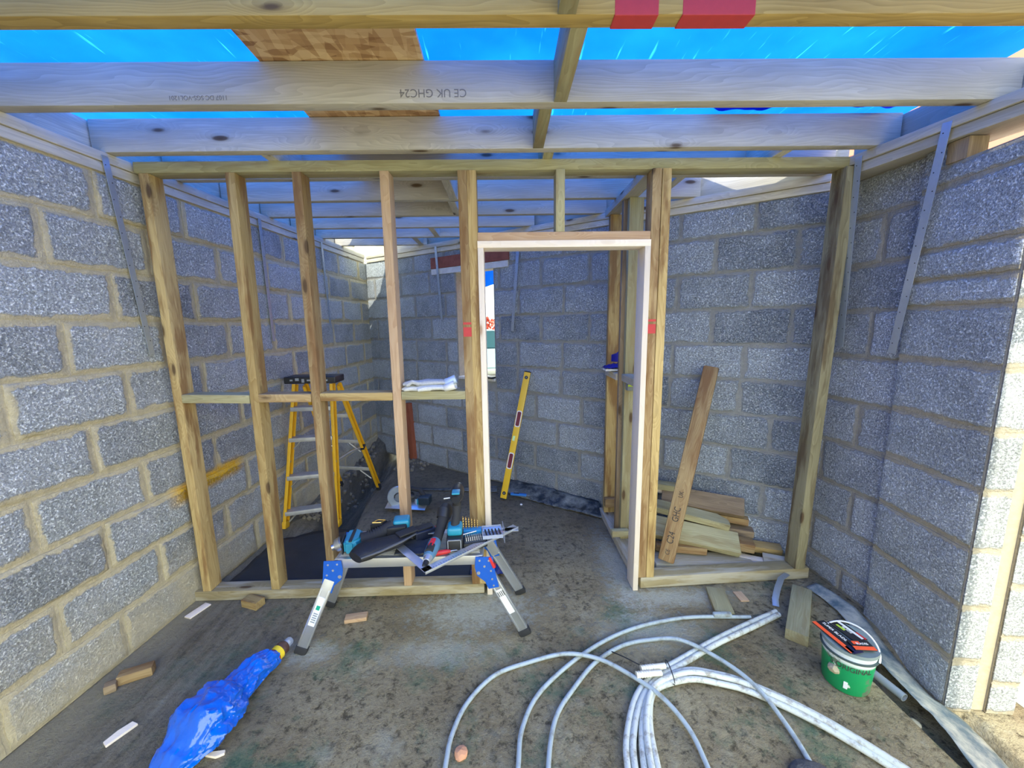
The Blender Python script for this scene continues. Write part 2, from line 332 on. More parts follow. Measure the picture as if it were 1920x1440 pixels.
def floormat():
    t = NT('concrete_slab'); co = t.n('TexCoord').outputs['Object']
    n1 = t.noise(co, 2.2, 8, 0.68); n2 = t.noise(co, 24, 8, 0.78); n3 = t.noise(t.mapping(co, (1, 1, 1), (7, 3, 1)), 3.4, 7, 0.7); n4 = t.noise(t.mapping(co, (1, 1, 1), (2, 9, 1)), 4.5, 5, 0.6)
    s3 = t.n('SeparateXYZ', {0: co}); x, y = s3.outputs[0], s3.outputs[1]
    c = t.mix(t.ramp(n1, [(0.35, 0.0), (0.65, 1.0)]), (0.27, 0.21, 0.12), (0.47, 0.40, 0.25))
    c = t.mix(t.ramp(n2, [(0.38, 0.9), (0.50, 0.0)]), c, (0.085, 0.068, 0.040))
    c = t.mix(t.ramp(n2, [(0.58, 0.0), (0.74, 0.55)]), c, (0.60, 0.57, 0.46))
    near = t.ramp(y, [(0.0, 1.0), (1.0, 1.0)])
    # green wash and pale dust patches on the front slab
    lit = t.math('MULTIPLY', t.math('LESS_THAN', y, 2.3), t.ramp(x, [(0.0, 1.0), (1.0, 1.0)]))  # mask that keeps these stains to the front slab
    c = t.mix(t.math('MULTIPLY', t.ramp(n3, [(0.54, 0.0), (0.66, 0.65)]), lit), c, (0.06, 0.18, 0.11))
    c = t.mix(t.math('MULTIPLY', t.ramp(n4, [(0.58, 0.0), (0.72, 0.55)]), lit), c, (0.52, 0.51, 0.40))
    # chalky spill by the door foot and along the sole plates
    def spot(cx, cy, rx, ry, amt):
        u = t.math('DIVIDE', t.math('SUBTRACT', x, cx), rx); v = t.math('DIVIDE', t.math('SUBTRACT', y, cy), ry)
        d = t.math('ADD', t.math('SQRT', t.math('ADD', t.math('MULTIPLY', u, u), t.math('MULTIPLY', v, v))), t.math('MULTIPLY', t.math('SUBTRACT', n2, 0.5), 3.2))
        return t.ramp(d, [(0.25, amt), (1.0, 0.0)])
    for a in ((-0.20, 1.98, 0.42, 0.20, 0.85), (0.72, 2.35, 0.16, 0.55, 0.6), (-1.02, 1.72, 0.20, 0.10, 0.7), (0.95, 2.04, 0.40, 0.10, 0.75), (-0.35, 1.70, 0.3, 0.12, 0.55), (0.75, 1.80, 0.35, 0.16, 0.5)):
        c = t.mix(spot(*a), c, (0.66, 0.67, 0.56))
    # darker tone beyond the stud wall, dark streaks beside the left wall
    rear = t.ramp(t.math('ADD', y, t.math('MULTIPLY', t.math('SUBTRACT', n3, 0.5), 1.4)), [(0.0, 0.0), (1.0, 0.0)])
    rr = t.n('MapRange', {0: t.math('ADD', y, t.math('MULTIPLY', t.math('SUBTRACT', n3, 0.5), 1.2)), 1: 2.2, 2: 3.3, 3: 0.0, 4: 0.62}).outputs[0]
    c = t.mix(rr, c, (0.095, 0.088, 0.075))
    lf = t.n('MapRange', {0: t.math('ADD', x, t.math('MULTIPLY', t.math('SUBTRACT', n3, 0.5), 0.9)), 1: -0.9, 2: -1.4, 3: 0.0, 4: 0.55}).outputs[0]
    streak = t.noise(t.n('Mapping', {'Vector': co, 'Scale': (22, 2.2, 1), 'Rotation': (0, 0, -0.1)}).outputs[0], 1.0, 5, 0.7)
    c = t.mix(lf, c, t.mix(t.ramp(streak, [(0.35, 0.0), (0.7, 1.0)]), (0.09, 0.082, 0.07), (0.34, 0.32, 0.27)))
    ch = t.n('MapRange', {0: t.math('ADD', x, t.math('MULTIPLY', t.math('SUBTRACT', n2, 0.5), 0.5)), 1: -1.68, 2: -1.86, 3: 0.0, 4: 0.85}).outputs[0]
    c = t.mix(ch, c, (0.42, 0.37, 0.25))
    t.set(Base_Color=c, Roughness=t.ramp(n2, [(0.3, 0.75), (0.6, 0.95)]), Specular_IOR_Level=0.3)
    t.bump(t.math('ADD', n2, t.math('MULTIPLY', t.noise(co, 70, 4, 0.7), 0.8)), 1.0, 0.022); return t.m
M_floor = floormat()
M_bagblue = NT('blue_polythene'); _co = M_bagblue.n('TexCoord').outputs['Object']
M_bagblue.set(Base_Color=(0.0, 0.115, 0.62, 1), Roughness=0.16, Specular_IOR_Level=0.7, Coat_Weight=0.4, Subsurface_Weight=0.0); M_bagblue.bump(M_bagblue.noise(_co, 22, 3), 0.6, 0.01); M_bagblue = M_bagblue.m

# ------------------------------------------------------------------ the setting
LA, LB = V((-1.930, 1.263, 0)), V((-1.647, 4.845, 0)); LD = (LB - LA).normalized()
BA, BC = V((0.0456, 3.6689, 0)), V((1.899, 2.3813, 0)); BD = (BC - BA).normalized(); BNo = V((-BD.y, BD.x, 0))   # outward
def onL(y, off=0.0, z=0.0): p = LA + LD * ((y - LA.y) / LD.y); return V((p.x + off, y, z))
def onB(x, off=0.0, z=0.0): p = BA + BD * ((x - BA.x) / BD.x) - BNo * off; return V((p.x, p.y, z))   # off toward the room

def blockwall(name, A, B, nrm, rows, m, joints, H, thick=0.1, z0=0.0, hole=None, seed=1, relief=0.007, blk=0.45, jw=0.012, backface=True, smooth_top=None):
    """courses of blocks on the vertical plane A->B, face looking along nrm. rows = course tops, joints[i] = a joint position (m from A) in course i"""
    A, B = V(A), V(B); L = (B - A).length; D = (B - A) / L; N = V(nrm).normalized(); rn = random.Random(seed)
    bm = bmesh.new(); tl = bm.verts.layers.float.new('tint'); el = bm.verts.layers.float.new('edge')
    def P(s, z, o): return A + D * s + N * o + V((0, 0, z))
    # mortar body with the opening left free
    spans = [(0, L, z0, H)]
    if hole:
        h0, h1, g0, g1 = hole; spans = [(0, h0, z0, H), (h1, L, z0, H), (h0, h1, z0, g0), (h0, h1, g1, H)]
    for s0, s1, a0, a1 in spans:
        if s1 - s0 < 1e-3 or a1 - a0 < 1e-3: continue
        vs = [bm.verts.new(P(s, z, o)) for o in (-thick, 0) for s, z in ((s0, a0), (s1, a0), (s1, a1), (s0, a1))]
        for v in vs: v[tl] = 0.4; v[el] = 0.0
        for f in ((0, 1, 2, 3), (4, 7, 6, 5), (0, 4, 5, 1), (1, 5, 6, 2), (2, 6, 7, 3), (3, 7, 4, 0)): bm.faces.new([vs[i] for i in f])
    zb = z0
    for i, zt in enumerate(rows):
        j0 = joints[i % len(joints)]
        s = j0 - math.ceil(j0 / blk) * blk; js = [s]
        while js[-1] < L: js.append(js[-1] + blk)
        for a, b in zip(js, js[1:]):
            a, b = max(a, 0), min(b, L)
            if b - a < 0.03: continue
            pieces = [(a, b)]
            if hole and zb < hole[3] - 0.04 and zt > hole[2] + 0.04:
                pieces = [q for q in ((a, min(b, hole[0])), (max(a, hole[1]), b)) if q[1] - q[0] > 0.03]
            for a2, b2 in pieces:
                w_, h_ = b2 - a2, min(zt, H) - zb
                if h_ < 0.03: continue
                nx, nz = max(4, int(w_ / 0.03)), max(4, int(h_ / 0.03)); tint = rn.random(); out = relief * (0.5 + rn.random()); dz = rn.uniform(-.003, .003)
                tilt = rn.uniform(-0.004, 0.004)
                us = [0, 0.0, 0.012 / w_ * 1.2] + [k / nx for k in range(1, nx)] + [1 - 0.012 / w_ * 1.2, 1.0, 1.0]
                ws = [0, 0.0, 0.012 / h_ * 1.2] + [k / nz for k in range(1, nz)] + [1 - 0.012 / h_ * 1.2, 1.0, 1.0]
                G = []
                for bi, q in enumerate(ws):
                    row = []
                    for ai, u in enumerate(us):
                        rim = ai in (0, len(us) - 1) or bi in (0, len(ws) - 1); rim2 = ai in (1, len(us) - 2) or bi in (1, len(ws) - 2)
                        ja = 0 if a2 < 1e-6 else jw / 2; jb = 0 if b2 > L - 1e-6 else jw / 2; ss = a2 + ja + u * (w_ - ja - jb); zz = zb + jw / 2 + q * (h_ - jw) + dz
                        nn = noise.noise(V((ss * 9 + seed * 7.3, zz * 9, 1.7))); n2 = noise.noise(V((ss * 31, zz * 31 + 5, seed * 3.1)))
                        if rim or rim2: ss += n2 * 0.006 * (1 if 0.004 < ss < L - 0.004 else 0); zz += noise.noise(V((ss * 28, seed, zz * 28))) * 0.006
                        o = -0.004 if rim else (out * 0.45 if rim2 else out + nn * 0.003 + n2 * 0.0015 + tilt * (u - .5))
                        v = bm.verts.new(P(ss, zz, o)); v[tl] = tint
                        dmin = min((ss - a2) if ja else 1, (b2 - ss) if jb else 1, (zz - zb), (zt - zz)); v[el] = 0.0 if bi in (0, len(ws) - 1) or (rim and dmin < 0.02) else max(0.06, min(1.0, dmin / 0.055))
                        row.append(v)
                    G.append(row)
                for r0, r1 in zip(G, G[1:]):
                    for k in range(len(us) - 1): bm.faces.new((r0[k], r0[k + 1], r1[k + 1], r1[k]))
        zb = zt
        if zb >= H: break
    me = bpy.data.meshes.new(name)
    bmesh.ops.recalc_face_normals(bm, faces=bm.faces)
    bm.to_mesh(me); bm.free(); me.materials.append(m)
    for p in me.polygons: p.use_smooth = True
    me.set_sharp_from_angle(angle=math.radians(60))
    o = bpy.data.objects.new(name, me); C.objects.link(o); tag(o, kind='structure'); return o

# left wall: from behind the camera to the far corner
WL0 = onL(-3.0)
blockwall('wall_left', WL0, LB, V((LD.y, -LD.x, 0)), [0.234 * (k + 1) for k in range(10)], B_left,
          [0.25 + 0.0, 0.02, 0.24, 0.01, 0.26, 0.0, 0.23, 0.47 - .01, 0.22, 0.0], 2.326, seed=3, relief=0.008, jw=0.016)
# back wall with the window opening
def sB(x): return (V((x, 0, 0)).x - LB.x) / BD.x
WB1 = onB(1.925)
bj = sB(0.578) - 0.0
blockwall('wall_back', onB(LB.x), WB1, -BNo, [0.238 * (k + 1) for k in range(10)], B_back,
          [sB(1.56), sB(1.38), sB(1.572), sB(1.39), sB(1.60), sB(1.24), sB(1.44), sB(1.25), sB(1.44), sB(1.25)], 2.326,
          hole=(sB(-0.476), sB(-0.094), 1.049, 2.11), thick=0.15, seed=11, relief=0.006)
# right wall behind the pier
WR1 = V((1.962, 1.85, 0)); _d = (WR1 - WB1).normalized()
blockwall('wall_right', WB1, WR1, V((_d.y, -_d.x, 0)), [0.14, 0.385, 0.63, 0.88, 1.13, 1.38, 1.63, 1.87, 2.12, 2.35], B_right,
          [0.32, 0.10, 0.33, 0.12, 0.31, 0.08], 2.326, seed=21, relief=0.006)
# the pier at the opening: inner leaf, cavity mortar, outer leaf
PF, PN = V((1.935, 1.868, 0)), V((1.885, 1.43, 0))
ROWS = [-0.1 + 0.0, 0.147, 0.398, 0.655, 0.905, 1.149, 1.398, 1.64, 1.758, 1.889, 2.153, 2.24]
_p = (PN - PF).normalized(); PIN = V((_p.y, -_p.x, 0)).normalized()
if PIN.x > 0: PIN = -PIN
blockwall('wall_pier', PF, PN, PIN, ROWS[1:], B_pier, [0.0], 2.24, z0=-0.1, seed=31, relief=0.007, blk=0.60, thick=0.105, jw=0.016)
EN = V((_p.x, _p.y, 0))            # end face looks back at the opening
e0, e1 = PN, PN - PIN * 0.105
blockwall('wall_pier_end', e0 + EN * 0.012, e1 + EN * 0.012, EN, ROWS[1:], B_pier, [0.0], 2.24, z0=-0.1, seed=32, relief=0.004, blk=0.7, thick=0.011, jw=0.012)
blockwall('wall_outer_end', PN - PIN * 0.165 + EN * 0.012, PN - PIN * 0.27 + EN * 0.012, EN, [0.05, 0.27, 0.50, 0.72, 0.95, 1.17, 1.4, 1.62, 1.85, 2.07, 2.24], B_pier, [0.0], 2.24, z0=-0.1, seed=33, relief=0.004, blk=0.7, thick=0.011, jw=0.012)
mb = MB()
def slab2(a, b, c, d, z0, z1):
    mb.prism([(q.x, q.y) for q in (a, b, c, d)], z1 - z0, M=Matrix.Translation((0, 0, z0)))
slab2(PN - PIN * 0.105, PN - PIN * 0.165, PF - PIN * 0.165, PF - PIN * 0.105, -0.1, 2.22)
tag(mb.build('trim_1', M_mortar), kind='structure')
mb = MB(); slab2(PN - PIN * 0.165, PN - PIN * 0.27, PF + V((0.0, 2.4, 0)) - PIN * 0.27, PF + V((0, 2.4, 0)) - PIN * 0.165, -0.1, 2.24)
tag(mb.build('wall_outer', plain('outer_block', (0.55, 0.56, 0.56), 0.95, bump=0.8, var=0.3, scale=60)), kind='structure')

# floor: one relief mesh
def sm(a, b, x): t = max(0.0, min(1.0, (x - a) / (b - a))); return t * t * (3 - 2 * t)
def trench(x, y):
    c = -1.42 + 0.05 * math.sin(y * 3); hw = 0.15
    return sm(2.85, 3.05, y) * (1 - sm(5.2, 5.4, y)) * (1 - sm(hw * 0.75, hw * 1.1, abs(x - c)))
def hfloor(x, y):
    n1 = noise.noise(V((x * 2.3, y * 2.3, 0.3))); n2 = noise.noise(V((x * 11, y * 11, 2.3))); n3 = noise.noise(V((x * 27, y * 27, 4.1)))
    h = n1 * 0.004 + n2 * 0.0025 + n3 * 0.0015
    if x < -1.5 and y > 2.4:
        b = sm(2.6, 3.0, y) * sm(-1.52, -1.66, x); h += b * (0.05 + n2 * 0.03 + n3 * 0.02)
    h += 0.14 * sm(4.0, 4.9, y) * sm(-0.6, -1.4, x)
    h -= 0.26 * trench(x, y)
    h -= 0.10 * sm(1.60, 1.70, x) * (1 - sm(1.45, 1.8, y))
    h -= 0.02 * sm(-1.86, -1.93, x) * 0
    h -= 0.14 * (1 - sm(1.37, 1.42, y)) * (1 - sm(0.02, 0.045, abs(x - (1.945 + (1.4 - y) * -0.22))))
    return h - 0.004
xs = [-2.35 + 0.0205 * k for k in range(225)]; ys = []
y = -3.2
while y < 5.6: ys.append(y); y += 0.1 if y < 0.9 else 0.0205 if y < 2.6 else 0.035
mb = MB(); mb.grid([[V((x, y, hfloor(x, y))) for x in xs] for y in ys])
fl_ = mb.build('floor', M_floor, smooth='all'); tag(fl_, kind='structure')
# ground outdoors
M_ground = plain('pale_yard_concrete', (0.36, 0.34, 0.28), 0.95, bump=0.6, var=0.25, scale=8)
mb = MB(); mb.box((6.24, 0, -0.35), (8.0, 26, 0.5)); mb.box((-6, 0, -0.35), (7.2, 26, 0.5)); mb.box((0, -8.1, -0.35), (4.8, 9.8, 0.5)); mb.box((0.2, 17.6, -0.35), (24, 24, 0.5))
tag(mb.build('ground', M_ground), kind='structure')

# ------------------------------------------------------------------ roof: plates, rim boards, joists, noggings, tarpaulin
def plates(name, a, b, inward, label, mt, lay=((2.326, 2.373), (2.373, 2.42)), off=(0.0, 0.0), wdt=0.10):
    t = thing(name, label, 'timber plate', (a + b) / 2 + V((0, 0, 2.326)), group=None)
    for (z0_, z1_), o_ in zip(lay, off):
        sh = V(inward) * (o_ - wdt / 2)
        board('plank', a + sh + V((0, 0, (z0_ + z1_) / 2)), b + sh + V((0, 0, (z0_ + z1_) / 2)), inward, wdt, z1_ - z0_ - 0.002, mt, t)
    return t
LNi = V((LD.y, -LD.x, 0))
plates('wall_plate', onL(-3.0), onL(4.80), LNi, 'double timber wall plate running along the top of the left block wall', W_joist, off=(0.012, 0.02))
plates('wall_plate', onB(-1.62), onB(1.91), -BNo, 'double timber wall plate on top of the far wall above window and pile of offcuts', W_joist, off=(0.012, 0.02))
rpA, rpB = V((1.800, 2.215, 0)), V((1.995, 1.14, 0)); rpd = (rpB - rpA).normalized(); rpi = V((rpd.y, -rpd.x, 0)); rpi = rpi if rpi.x < 0 else -rpi
plates('wall_plate', rpA, rpA + rpd * 2.4, rpi, 'double timber wall plate carried over the right block wall and the opening by the pier', W_joist, off=(0.0, 0.012), wdt=0.20)
def rim(a, b, inward, label):
    o = board('rim_board', a + V((0, 0, 2.4925)), b + V((0, 0, 2.4925)), (0, 0, 1), 0.143, 0.045, W_joist); tag(o, label, 'board', 'rim boards closing the joist ends'); return o
rim(onL(-3.0, -0.075), onL(4.72, -0.075), LNi, 'timber rim board closing the joist ends above the left wall')
rim(onB(-1.50, -0.06), onB(1.97, -0.06), -BNo, 'timber rim board standing on the plate of the far wall')
rim(rpA - rpi * 0.13, rpA - rpi * 0.13 + rpd * 2.4, rpi, 'timber rim board closing the joist ends over the right wall')
JY = [0.79, 1.215, 1.638, 2.031, 2.39, 2.79, 3.165, 3.53, 3.91, 4.27]
JL = ['joist right above the camera, only its edge showing', 'nearest full joist along the top of the photo, with red paint marks', 'second full joist from the front, stamped with a grading mark, under the tarpaulin',
      'third joist from the front, just before the stud wall', 'joist directly behind the head plate of the stud wall', 'joist over the black sheet behind the stud wall', 'joist over the stepladder in the rear room',
      'joist crossing above the window end of the rear room', 'short joist second from the far left corner', 'shortest joist in the far left corner']
joists = []
for k, y in enumerate(JY):
    x0 = onL(y).x - 0.045
    xb = BA.x + (BA.y - y) / (-BD.y) * BD.x if y > 2.3 else 9
    x1 = min(rpA.x + (y - rpA.y) / rpd.y * rpd.x + 0.10 if y < 2.25 else 9, xb + 0.03 - 0.0)
    o = board('roof_joist', (x0, y, 2.4925), (x1, y, 2.4925), (0, 0, 1), 0.145, 0.05, W_near if k <= 1 else W_joist)
    tag(o, JL[k], 'joist', 'roof joists spanning wall to wall'); joists.append((o, x0, x1))
# red paint on the near joist, grading stamps on the next one
jo, x0, x1 = joists[1]
for cx, w_ in ((0.375, 0.12), (0.60, 0.20)):
    mb = MB(); mb.box((cx - x0, -0.055, 0.0), (w_, 0.040, 0.0515), bev=0.002)
    tag(mb.build('paint_mark', M_red, jo), 'red sprayed paint mark')
jo, x0, x1 = joists[2]
fz = -0.0254 if (jo.matrix_basis.to_3x3() @ V((0, 0, 1))).y > 0 else 0.0254
for tx, sz, wx, z in (('CE UK GHC24', 0.040, -0.25, 2.455), ('1107 DC SGS-VOL1201', 0.022, -1.12, 2.444)):
    Mx = Matrix.Translation((wx - x0, z - 2.4925, fz)) @ (Matrix.Rotation(PI, 4, 'X') if fz < 0 else Matrix.Rotation(PI, 4, 'Z'))
    tag(text('grading_stamp', tx, sz, M_faint, jo, Mx), 'faint black grading stamp printed upside down')
# noggings between joists
for i, (x, ya, yb, lb) in enumerate([(0.185, 0.815, 1.19, 'short nogging between the two joists nearest the camera, at top centre'), (0.228, 1.24, 1.613, 'nogging under the tarpaulin between the two big front joists, right of centre'),
        (0.178, 1.663, 2.006, 'nogging between the second and third full joists'), (0.235, 2.056, 2.365, 'nogging just in front of the joist behind the head plate'),
        (-1.137, 2.056, 2.365, 'nogging left of the strand board, beside the head plate'), (-0.325, 2.415, 2.765, 'nogging at the right edge of the strand board, behind the head plate'),
        (-0.345, 2.815, 3.14, 'nogging at the right edge of the strand board, one bay further back'), (-0.62, 3.555, 3.885, 'nogging between the far joists near the window'), (-0.85, 3.935, 4.245, 'nogging nearest the far left corner'),
        (1.42, 2.056, 2.365, 'nogging at the right end beside the bright gap'), (1.05, 2.415, 2.765, 'nogging behind the double stud by the door')]):
    o = board('joist_nogging', (x, ya, 2.4925), (x, yb, 2.4925), (0, 0, 1), 0.145, 0.05, W_green if i < 4 else W_joist, bev=0.002); tag(o, lb, 'nogging', 'noggings between the roof joists')
# strand board on top of the joists
mb = MB(); mb.prism([(-0.872, 1.22), (-0.276, 1.22), (-0.30, 3.18), (-0.93, 3.18)], 0.018, M=Matrix.Translation((0, 0, 2.567)))
tag(mb.build('strand_board', M_osb), 'brown strand board sheet laid on the joists under the blue tarpaulin', 'board')
# tarpaulin
back = [(-2.25, 3.9), (-1.6, 4.1), (-1.25, 4.5), (-0.9, 4.6), (0.5, 3.75), (1.05, 3.2), (1.22, 2.90), (1.60, 2.45), (1.93, 2.30)]
def backY(x):
    for (xa, ya), (xb, yb) in zip(back, back[1:]):
        if xa <= x <= xb: return ya + (yb - ya) * (x - xa) / (xb - xa)
    return back[0][1] if x < back[0][0] else back[-1][1]
G = []
for i in range(71):
    t_ = i / 70; row = []
    for j in range(61):
        x = -2.3 + (1.93 + 2.3) * j / 60; y = -0.75 + (backY(x) + 0.75) * t_
        dd = noise.noise(V((x * 1.3, y * 0.9, 0))) * 0.035 + noise.noise(V((x * 5 + y * 3, y * 1.5, 3))) * 0.012
        row.append(V((x - (0.07 - 0.20 * sm(1.28, 1.40, y)) * sm(1.5, 1.93, x), y, 2.625 + dd + 0.01)))
    G.append(row)
mb = MB(); mb.grid(G)
tp = mb.build('tarpaulin', M_tarp, smooth='all'); tag(tp, 'bright blue translucent tarpaulin stretched over the roof joists', 'tarpaulin')
# bunched fold of tarpaulin at the right
mb = MB(); P_ = []
for i in range(41):
    u = i / 40; x = 0.98 + u * 0.86; row = []
    for j in range(9):
        v = j / 8; a = v * 2 * PI
        r_ = 0.022 + 0.012 * math.sin(u * 9) + 0.02 * noise.noise(V((u * 9, math.cos(a), math.sin(a))))
        row.append(V((x, 1.93 + math.cos(a) * r_ * 1.5 + 0.03 * math.sin(u * 7), 2.586 + math.sin(a) * r_ * 0.8)))
    P_.append(row)
mb.grid(P_); tag(mb.build('tarpaulin_fold', M_tarp, smooth='all'), 'bunched dark fold of blue tarpaulin lying on the third joist near the right wall', 'tarpaulin')

# ------------------------------------------------------------------ the stud partition
part = thing('stud_partition', 'timber stud wall frame with a door opening, standing across the room', 'timber frame', (0, 2.157, 0))
PY = 2.157
def stud(xb, xt, m, nm='stud', y=PY, z0=0.062, z1=2.367, w_=0.09, t_=0.047, yb=None, lab=None):
    o = board(nm, (xb, yb if yb else y, z0), (xt, y, z1), (0, 1, 0), w_, t_, m, part)
    if lab: o['label'] = lab
    return o
board('head_plate', (-1.83, PY, 2.3935), (1.86, PY + 0.02, 2.3935), (0, 1, 0), 0.09, 0.053, W_green, part)
board('sole_plate', (-1.865, PY, 0.031), (-0.15, PY, 0.031), (0, 1, 0), 0.09, 0.060, W_sole, part)
board('sole_plate', (0.79, PY + 0.002, 0.037), (1.855, PY + 0.05, 0.037), (0, 1, 0), 0.09, 0.070, W_sole, part)
stud(-1.785, -1.786, W_treat); stud(-1.385, -1.360, W_treat); stud(-1.050, -1.030, W_brown); stud(-0.603, -0.592, W_pink)
s5a = stud(-0.198, -0.200, W_brown); s5b = stud(-0.155, -0.153, W_treat)
ds1 = stud(0.797, 0.797, W_brown, z0=0.074); ds2 = stud(0.846, 0.848, W_treat, z0=0.074)
stud(1.788, 1.804, W_end, w_=0.095, t_=0.06, z0=0.074, yb=PY + 0.04)
board('stud', (0.300, PY, 2.063), (0.300, PY, 2.367), (0, 1, 0), 0.09, 0.047, W_green, part)['label'] = 'short cripple stud above the door head'
board('door_header', (-0.13, PY, 2.043), (0.773, PY, 2.040), (0, 1, 0), 0.09, 0.044, W_pink, part)
zz = 1.214
xsn = [(-1.762, -1.399), (-1.352, -1.065), (-1.018, -0.621), (-0.573, -0.222)]
for i, (a, b) in enumerate(xsn): board('nogging', (a, PY, zz + (0.006 if i in (0,) else 0)), (b, PY, zz - 0.004), (0, 1, 0), 0.095, 0.047, [W_green, W_brown, W_treat, W_green][i], part, bev=0.009 if i in (1, 2) else 0.005)
# painted marks
for (x, st) in ((-0.198, 0), (0.797, 1)):
    for z, h_, cc in ((1.555, 0.05, M_red), (1.60, 0.012, M_red)):
        mb = MB(); mb.box((x, PY - 0.0455, z), (0.043, 0.0015, h_)); o = mb.build('paint_mark', cc); o.parent = part; o.matrix_basis = Matrix.Translation(-V((0, 2.157, 0))); o['label'] = 'red paint mark on the stud'
# door lining
lin = thing('door_lining', 'pale planed pine door lining set in the opening of the stud wall', 'door frame', (0.32, 2.12, 0))
LYm = 2.158; LW = 0.115
board('jamb', (-0.116, LYm - 0.003, 0.0), (-0.1155, LYm - 0.003, 1.985), (0, 1, 0), LW, 0.030, W_pale, lin, bev=0.0015)
board('jamb', (0.755, LYm - 0.003, 0.0), (0.757, LYm - 0.003, 1.985), (0, 1, 0), LW, 0.030, W_pale, lin, bev=0.0015)
board('head', (-0.131, LYm - 0.003, 2.002), (0.772, LYm - 0.003, 2.000), (0, 1, 0), LW, 0.034, W_pale, lin, bev=0.0015)
# return frame back to the far wall
ret = thing('stud_partition', 'narrow timber stud frame running back from the right door post to the far wall', 'timber frame', (0.80, 2.62, 0))
RX = 0.815
board('head_plate', (RX, 2.20, 2.3935), (RX, 3.06, 2.3935), (1, 0, 0), 0.09, 0.050, W_joist, ret)
board('sole_plate', (RX, 2.21, 0.026), (RX, 3.06, 0.026), (1, 0, 0), 0.09, 0.050, W_dirty, ret)
board('stud', (RX + 0.02, 2.995, 0.05), (RX + 0.02, 2.995, 2.367), (1, 0, 0), 0.092, 0.047, W_treat, ret)
board('stud', (RX + 0.035, 2.60, 0.05), (RX + 0.035, 2.60, 2.367), (1, 0, 0), 0.092, 0.047, W_green, ret)
board('stud', (RX + 0.012, 2.648, 0.05), (RX + 0.012, 2.648, 2.367), (1, 0, 0), 0.092, 0.040, W_dark, ret)
board('nogging', (RX + 0.01, 2.24, 1.225), (RX + 0.01, 2.575, 1.225), (1, 0, 0), 0.09, 0.047, W_dirty, ret)
board('nogging', (RX, 2.672, 1.215), (RX, 2.97, 1.215), (1, 0, 0), 0.09, 0.047, W_dirty, ret)
board('block', (0.73, 2.54, 0.12), (0.85, 2.54, 0.12), (0, 1, 0), 0.045, 0.045, W_green, ret)
board('block', (0.78, 2.93, 0.16), (0.90, 2.93, 0.16), (0, 1, 0), 0.05, 0.07, W_brown, ret)

# ------------------------------------------------------------------ window surround in the far wall
wx0, wx1 = -0.476, -0.094
def wp(x, z, o=0.0): p = onB(x, o); return V((p.x, p.y, z))
Mb = frame(BD, (0, 0, 1)); 
def wallbox(name, x0, x1, z0_, z1_, o0, o1, m, kind='structure', bev=0.003, parent=None):
    L_ = (onB(x1) - onB(x0)).length; mb = MB(); c = (onB(x0) + onB(x1)) / 2; mid = c - BNo * ((o0 + o1) / 2) * 1.0
    M = Mb.copy(); M.translation = V((mid.x, mid.y, (z0_ + z1_) / 2))
    mb.box((0, 0, 0), (L_, z1_ - z0_, abs(o1 - o0)), bev=bev); o = mb.build(name, m); o.matrix_basis = M
    if kind: o['kind'] = kind
    return o
M_lint = NT('red_brown_lintel'); _co = M_lint.n('TexCoord').outputs['Object']
M_lint.set(Base_Color=M_lint.mix(M_lint.noise(_co, 14, 5), (0.12, 0.03, 0.02), (0.40, 0.13, 0.08)), Roughness=0.9); M_lint.bump(M_lint.noise(_co, 30, 5), 0.6, 0.006); M_lint = M_lint.m
wallbox('trim_2', -0.745, 0.060, 2.165, 2.275, -0.12, 0.018, M_lint)
wallbox('trim_3', -0.745, 0.050, 2.105, 2.163, -0.12, 0.014, plain('lintel_mortar', (0.62, 0.62, 0.60), 0.95, bump=0.8, var=0.25, scale=25))
wallbox('window_1', wx0 - 0.0, wx1, 1.035, 1.060, -0.19, 0.02, plain('window_sill', (0.60, 0.58, 0.54), 0.8, var=0.2))
board('trim_4', wp(-0.17, 1.075, 0.00), wp(-0.105, 1.072, 0.00), BNo, 0.10, 0.018, M_black)['kind'] = 'structure'

# ------------------------------------------------------------------ restraint straps
def strap(p0, p1, side, label, wd=0.030):
    t = thing('restraint_strap', label, 'metal strap', p1, group='galvanised restraint straps hanging from the wall plates')
    mb = MB(); p0, p1 = V(p0), V(p1); L_ = (p1 - p0).length; M = frame(p1 - p0, side); M.translation = p0 - p1
    mb.box((L_ / 2, 0, 0), (L_, wd, 0.0025), bev=0.0006); mb.build('band', M_galv, t, M=M)
    mb = MB()
    for k in range(int(L_ / 0.075)):
        mb.cyl((0.04 + k * 0.075, 0.006 if k % 2 else -0.006, -0.0014), (0.04 + k * 0.075, 0.006 if k % 2 else -0.006, 0.0014), 0.0028, n=8)
    o = mb.build('nail_holes', M_black, t, M=M); o['label'] = 'dark punched nail holes'; o['kind'] = 'stuff'
    return t
strap((-1.848, 1.992, 2.40), (-1.846, 2.072, 1.465), LD, 'galvanised strap hanging on the left wall in front of the stud wall')
strap((-1.766, 3.014, 2.38), (-1.776, 3.045, 1.49), LD, 'galvanised strap on the left wall behind the second stud')
strap((-1.700, 3.844, 2.38), (-1.708, 3.898, 1.604), LD, 'galvanised strap on the left wall nearest the far corner')
strap(onB(0.165, 0.036, 2.38), onB(0.08, 0.014, 1.527), BD, 'bright blue-lit strap hanging on the far wall seen through the door opening')
strap(onB(-0.665, 0.036, 2.38), onB(-0.646, 0.012, 1.64), BD, 'galvanised strap on the far wall left of the window')
strap((1.808, 2.085, 2.40), (1.865, 2.135, 1.44), rpd, 'galvanised strap beside the right end stud', 0.034)
strap((1.872, 1.742, 2.40), (1.905, 1.88, 1.42), rpd, 'galvanised strap hanging at the far edge of the pier', 0.034)

